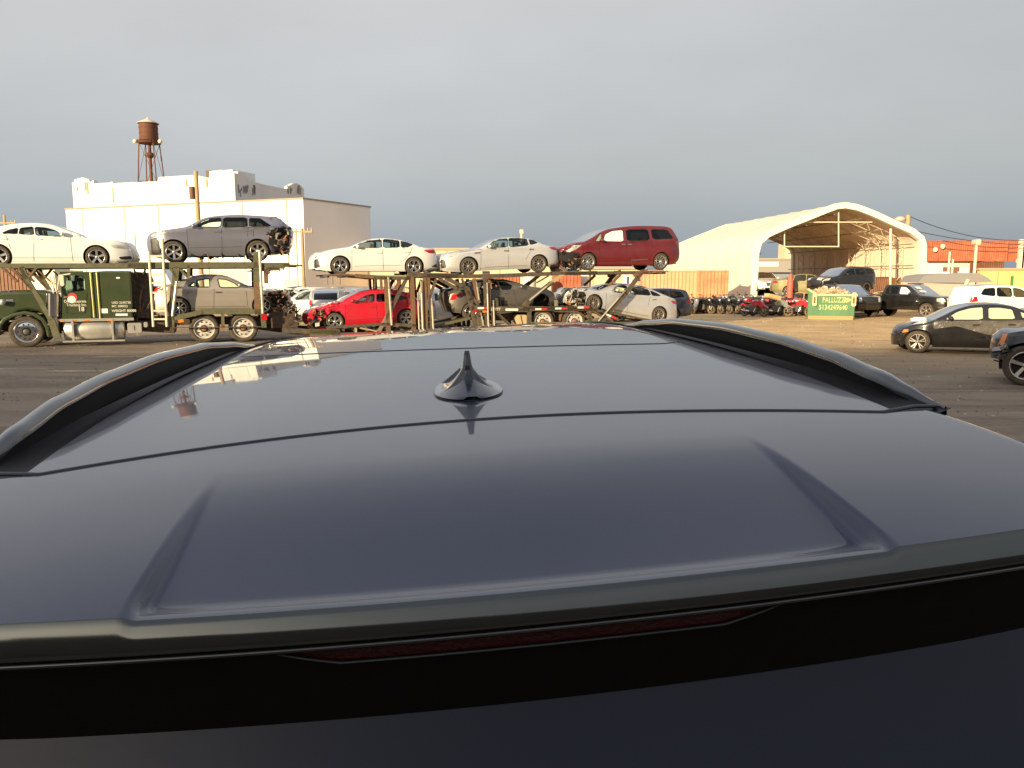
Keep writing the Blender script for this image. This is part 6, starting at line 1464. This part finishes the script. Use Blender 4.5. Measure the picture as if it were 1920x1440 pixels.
body['top'] = [(.05, .35), (0, .6), (.02, .88), (.2, 1.02), (.9, 1.12), (1.3, 1.18), (1.75, 1.5), (2.1, 1.74), (2.6, 1.82), (3.6, 1.80), (4.05, 1.76), (4.22, 1.68), (4.42, 1.4), (4.58, 1.05), (4.64, .7), (4.6, .45)]
body['belt'] = [(1.2, 1.2), (4.3, 1.26)]; body['mirrors'] = [(1.85, 1.28)]
fg = build_car(MF @ Matrix.Translation((0, 4.72, -ZP)) @ Matrix.Rotation(-pi / 2, 4, 'Z'), body, 'crossover', 'dark slate crossover filling the foreground, its glossy roof reflecting the warehouse', 'car', SUVP)
MFL = fg.matrix_world.inverted() @ MF
def fpart(mb, name, m): return mb.build(name, m, fg, MFL)
# roof panel between rear seam and glass
def RWf(y):
    k = max(0, min(1, (y - .84) / .75)); return .487 + .056 * (1 - (1 - k) ** 1.6)
RW = .5
t = MB(); nu, nv = 61, 40
def Pr(i, j):
    q_ = -1 + 2 * i / (nu - 1); x = .49 * q_; y0 = seam2(x) + .004; y1 = seam1(x); y = y0 + (y1 - y0) * j / (nv - 1); x = RWf(y) * q_; return Vector((x, y, Hs(x, y)))
t.grid(Pr, nu, nv, 0, True, True)
def Pf(i, j):
    q_ = -1 + 2 * i / (nu - 1); y1 = seam1(.49 * q_); y = y1 + (3.35 - y1) * j / (nv - 1); x = RWf(y) * q_; return Vector((x, y, Hs(x, y) - (0 if y < 2.9 else (y - 2.9) ** 2 * .8)))
t2 = MB(); t2.grid(Pf, nu, nv, 0, True, True)
def uni(o):
    me = o.data
    return o
ro = fpart(t, 'roof', SUVP); fpart(t2, 'front_roof', SUVP)
def strip(path, r, name, m, lift=0):
    b = MB(); n = 8; rows_ = []
    for i, p in enumerate(path):
        a = path[max(i - 1, 0)]; c = path[min(i + 1, len(path) - 1)]; d = (c - a).normalized(); s = d.cross(Vector((0, 0, 1))).normalized(); u = s.cross(d)
        rows_.append([p + (s * cos(2 * pi * k / n) * r[0] + u * sin(2 * pi * k / n) * r[1]) + Vector((0, 0, lift)) for k in range(n + 1)])
    b.grid(lambda i, j: rows_[i][j], len(path), n + 1, 0, True); return fpart(b, name, m)
xs_ = [-.47 + .94 * k / 60 for k in range(61)]
def sx2(x):
    e = max(0, abs(x) - .44); return seam2(x) + e * .9
path = [Vector((x, seam2(x), Hs(x, seam2(x)))) for x in xs_]
path = [Vector((-.552, seam2(-.47) + .02, Hs(-.5, .9) - .003)), Vector((-.52, seam2(-.47) + .016, Hs(-.49, .85) + .001))] + path + [Vector((.52, seam2(.47) + .016, Hs(.49, .85) + .001)), Vector((.552, seam2(.47) + .02, Hs(.5, .9) - .003))]
path = [Vector(p) for p in path]
strip(path, (.0042, .0022), 'roof_seal', RUBS, -.0002)
cr_ = []
yl = lambda x: seam1(x)
q = [(x, yl(x)) for x in [-.44 + .88 * k / 30 for k in range(31)]]
left = [(-.44 - .055 * sin(a), yl(-.44) + .055 * (1 - cos(a))) for a in [k * pi / 12 for k in range(1, 7)]] + [(-.495, yl(-.44) + .055 + .12 * k) for k in range(1, 11)]
right = [(-x, y - yl(-.44) + yl(.44)) for x, y in left]
pth = left[::-1] + q + right
strip([Vector((x, y, Hs(x, y))) for x, y in pth], (.0035, .0016), 'sunroof_seal', RUBS, -.0002)
# spoiler with scooped centre
def xl(y):  # half width of the scoop
    return .262 + (.80 - y) * .16
def scoop(x, y):
    yr = rear2(x); L0 = .78
    s = max(0, min(1, (L0 - y) / (L0 - .545))); s = s * s * (3 - 2 * s)
    e = max(0, min(1, (y - yr) / .038)); back = .16 + .84 * e * e * (3 - 2 * e)
    cx = (rl[2].x + rr[2].x) / 2
    hwid = (rr[2].x - rl[2].x) / 2 - .0 + (rr[0].x - rl[0].x - rr[2].x + rl[2].x) / 2 * (y - rl[2].y) / max(.05, rl[0].y - rl[2].y)
    k = (hwid - abs(x - cx)) / .010; k = max(0, min(1, k)); k = k * k * (3 - 2 * k)
    return .017 * s * back * k
def Hsp(x, y): return Hs(x, y) - scoop(x, y)
t = MB(); nu, nv = 361, 70; SWD = .575
def Ps(i, j):
    x = -SWD + 2 * SWD * i / (nu - 1); xx = max(-.47, min(.47, x)); y0 = rear2(max(-.55, min(.55, x))); y1 = seam2(xx) - .003; y = y0 + (y1 - y0) * (j / (nv - 1)) ** 1.0
    e = max(0, abs(x) - .52)
    y = y + e * .5; return Vector((x, y, Sp(y) - .025 * x * x - 9 * e * e - .9 * max(0, e - .03) - scoop(x, y)))
t.grid(Ps, nu, nv, 0, True, True)
# rear band: rounded lip turning down to the tail face
def Pb(i, j):
    p = Ps(i, 0); prof = [(0, 0), (-.0008, -.0008), (-.0030, -.0055), (-.0052, -.0108), (-.0074, -.0163), (-.0094, -.0222), (-.0094, -.0236), (-.0060, -.0250)][j]
    return p + Vector((0, prof[0], prof[1] + scoop(p.x, p.y) * min(1, j / 3)))
fpart(t, 'spoiler', SUVP)
t = MB(); t.grid(Pb, nu, 8, 0, True)
fpart(t, 'spoiler_edge', mat('dark_gloss_edge', (.105, .112, .112), .07, 1.0, 0, var=.5, vscale=30, col2=(.1, .105, .105)))
t = MB()
def Pl(i, j):
    p = Ps(i, 0); prof = [(-.0055, -.0252), (-.0085, -.0262), (-.0095, -.0278), (-.0080, -.0296), (.003, -.032)][j]; return p + Vector((0, prof[0], prof[1] + scoop(p.x, p.y)))
t.grid(Pl, nu, 5, 0, True); fpart(t, 'spoiler_lip', GB)
def lowx(px, py):
    o = MFi @ Vector((0, 0, CAMZ)); d = MFi.to_3x3() @ ray(px, py); tt = .4
    while (o + d * tt).y < rear2((o + d * tt).x) + .004: tt += .001
    return (o + d * tt)
bl = [lowx(520, 1212), lowx(1455, 1108)]; print('brake', bl)
t = MB(); xa, xb = bl[0].x, bl[1].x; n = 60
def Pk(i, j):
    x = xa + (xb - xa) * i / (n - 1); e = min(i, n - 1 - i) / (n - 1); hh = .0105 * min(1, (e / .12)) ** .8 if e < .12 else .0105
    y = rear2(x); z = Sp(y) - .025 * x * x - .0315 + .001; return Vector((x, y - .0045 + .004 * j / 5, z - hh * j / 5))
t.grid(Pk, n, 6, 0, True); fpart(t, 'brake_light', mat('dark_red_lens', (.03, .002, .002), .3, 0, .15, bump=.2, bscale=300))
strip([Pk(i, 5) + Vector((0, -.001, -.0012)) for i in range(n)], (.0012, .0012), 'brake_light_edge', M_TRIM)
t = MB()
def Pu(i, j):
    x = -SWD + 2 * SWD * i / 80; y = rear2(max(-.55, min(.55, x))); z = Sp(y) - .025 * x * x - .031; k = j / 12
    return Vector((x, y + .002 + .02 * k + .0 * k, z - .066 * k + .022 * (abs(x) / .4) ** 2 * 0))
t.grid(Pu, 81, 13, 0, True); fpart(t, 'spoiler_underside', mat('dusty_black', (.003, .0028, .0025), .7, var=.6, vscale=60, col2=(.006, .005, .004), spec=.15))
t = MB()
def Pw(i, j):
    x = -.62 + 1.24 * i / 40; y = rear2(max(-.55, min(.55, x))); k = j / 20; z = Sp(y) - .025 * x * x - .078 - .012 * (1 - (x / .5) ** 2) - .42 * k; return Vector((x, y + .03 - .26 * k - .02 * k * k, z))
t.grid(Pw, 41, 21, 0, True); fpart(t, 'rear_window', mat('rear_glass', (.003, .007, .022), .1, 0, 0, spec=.28, bump=.02, bscale=5))
# roof rails
def Hr(y):
    K = [(.80, -.183), (.87, -.172), (.92, -.159), (.98, -.145), (1.11, -.127), (1.29, -.115), (1.55, -.108), (1.86, -.112), (2.09, -.127), (2.3, -.150), (2.42, -.165)]
    for a, b in zip(K, K[1:]):
        if y <= b[0]: k = (y - a[0]) / (b[0] - a[0]); k2 = k * k * (3 - 2 * k); return (a[1] + (b[1] - a[1]) * (k * .6 + k2 * .4)) + .18
    return K[-1][1] + .18
for s in (-1, 1):
    rows_ = []; cap = []; N_ = 70
    for i in range(N_ + 1):
        y = .845 + 1.575 * i / N_; z = Hr(y) - .003 - (.006 if s > 0 else 0) * min(1, i / 10); xc = s * (.556 + .018 * sin(pi * i / N_)); zb2 = min(Hs(s * .5, y) - .012, z - .005)
        wv = .0125 * min(1, (min(i, N_ - i) + 1) / 7)
        cap.append([Vector((xc + s * wv * a_, y, z + b_)) for a_, b_ in ((-1, -.012), (-.98, -.006), (-.8, -.0015), (-.4, .0012), (0, .002), (.4, .0012), (.8, -.0015), (1, -.006), (1.1, -.016), (1.15, -.024))])
        rows_.append([Vector((xc - s * wv * .98, y, z - .012)), Vector((xc - s * wv * .7, y, z - .02)), Vector((xc - s * wv * .5, y, zb2))])
    t = MB(); t.grid(lambda i, j: cap[i][j], N_ + 1, 10, 0, True, s > 0); t.grid(lambda i, j: cap[i][9] + Vector((s * .008 * j, 0, -.09 * j * max(0, min(1, (i - 2) / 14)))), N_ + 1, 2, 0, True, s > 0)
    rail = fpart(t, 'roof_rail', mat('rail_gloss_grey', (.035, .04, .05), .2, .3, 1))
    t = MB(); t.grid(lambda i, j: rows_[i][j], N_ + 1, 3, 0, True, s < 0); inn = fpart(t, 'rail_insert', mat('satin_black', (.006, .006, .007), .45, spec=.3))
    inn.parent = rail; inn.matrix_local = Matrix.Identity(4)
    t = MB()   # black ditch strip between roof and rail
    t.grid(lambda i, j: Vector((s * (RWf(.84 + 2.24 * i / 50) - .002 + (.562 - RWf(.84 + 2.24 * i / 50)) * j / 3), .84 + 2.24 * i / 50, Hs(.485, .84 + 2.24 * i / 50) - .002 - .008 * sin(pi * j / 3))), 51, 4, 0, True, s < 0); fpart(t, 'roof_ditch_trim', mat('satin_black', (.006, .006, .007), .45))
    t = MB()   # painted shoulder outside the rail
    t.grid(lambda i, j: Vector((s * (.566 + .014 * j / 6), .98 + 2.36 * i / 40, Hs(.485, .98 + 2.36 * i / 40) - .022 - .2 * (j / 6) - (max(0, .98 + 2.36 * i / 40 - 2.5)) ** 2 * .1)), 41, 7, 0, True, s < 0); fpart(t, 'roof_side', SUVP)
# shark fin aerial
fp = hit(885, 752); print('fin', fp)
t = MB(); ny_ = 80; rows_ = []
for i in range(ny_ + 1):
    y = -.0508 + .1985 * i / ny_
    Wb = .0495 * sqrt(max(0, 1 - ((y - .018) / .071) ** 2)) if y < .018 else .0495 * sqrt(max(0, 1 - ((y - .018) / .131) ** 2))
    if y < -.006: Hh = .003 + .017 * max(0, (y + .052) / .046)
    elif y < .004: k_ = (y + .006) / .010; Hh = .020 + .041 * k_ ** .7
    else: Hh = .061 * (1 - max(0, (y - .004) / .144) ** 1.25)
    Hh = max(Hh, .002); row = []
    bl_ = .0066
    for k in range(-14, 15):
        a = k / 14; s = -1 if a < 0 else 1; a = abs(a)
        if a > .35:
            u = (a - .35) / .65; hx = (bl_ + (Wb - bl_) * u) if Wb > bl_ else Wb * a; base = Hh if y > -.004 else Hh
            hsk = min(base, .022 if y > -.02 else base)
            z = (base * .62 * (1 - u) ** 1.9 if base > .022 else base * (1 - u) ** 1.15) + .003
        else:
            w_ = a / .35; hx = min(bl_, Wb) * (w_ ** .8) * (1 if Hh <= .03 else .82 + .18 * (w_ > .95)); z = Hh * (1 - (.38 if Hh > .022 else .0) * w_ ** 6) + .003
        row.append(Vector((s * hx, y, z)))
    rows_.append(row)
t.grid(lambda i, j: rows_[i][j], ny_ + 1, 29, 0, True)
FIN = mat('fin_paint', (.012, .015, .028), .18, .4, 1)
Hn = (Hs(fp.x, fp.y + .2) - Hs(fp.x, fp.y)) / .2
Mfin = Matrix.Translation((fp.x, fp.y + .052, Hs(fp.x, fp.y + .052) - .0005)) @ Matrix.Rotation(math.atan(Hn), 4, 'X')
fin = t.build('shark_fin_aerial', FIN, fg, MFL @ Mfin)
t = MB(); rows_ = [[Vector((r_ * .0515 * cos(a), .018 + (.067 if sin(a) < 0 else .133) * r_ * sin(a), z)) for a in [2 * pi * k / 40 for k in range(41)]] for r_, z in ((.97, -.003), (.985, .0012), (.9, .0015))]
t.grid(lambda i, j: rows_[i][j], 3, 41, 0, True, True); gsk = t.build('gasket', RUBS, fin)

# lettering must be plain meshes
for o in [o for o in bpy.data.objects if o.type == 'FONT']:
    dg = bpy.context.evaluated_depsgraph_get(); me = bpy.data.meshes.new_from_object(o.evaluated_get(dg))
    q = bpy.data.objects.new('lettering', me); COL.objects.link(q); q.parent = o.parent; q.matrix_local = o.matrix_local.copy(); bpy.data.objects.remove(o)
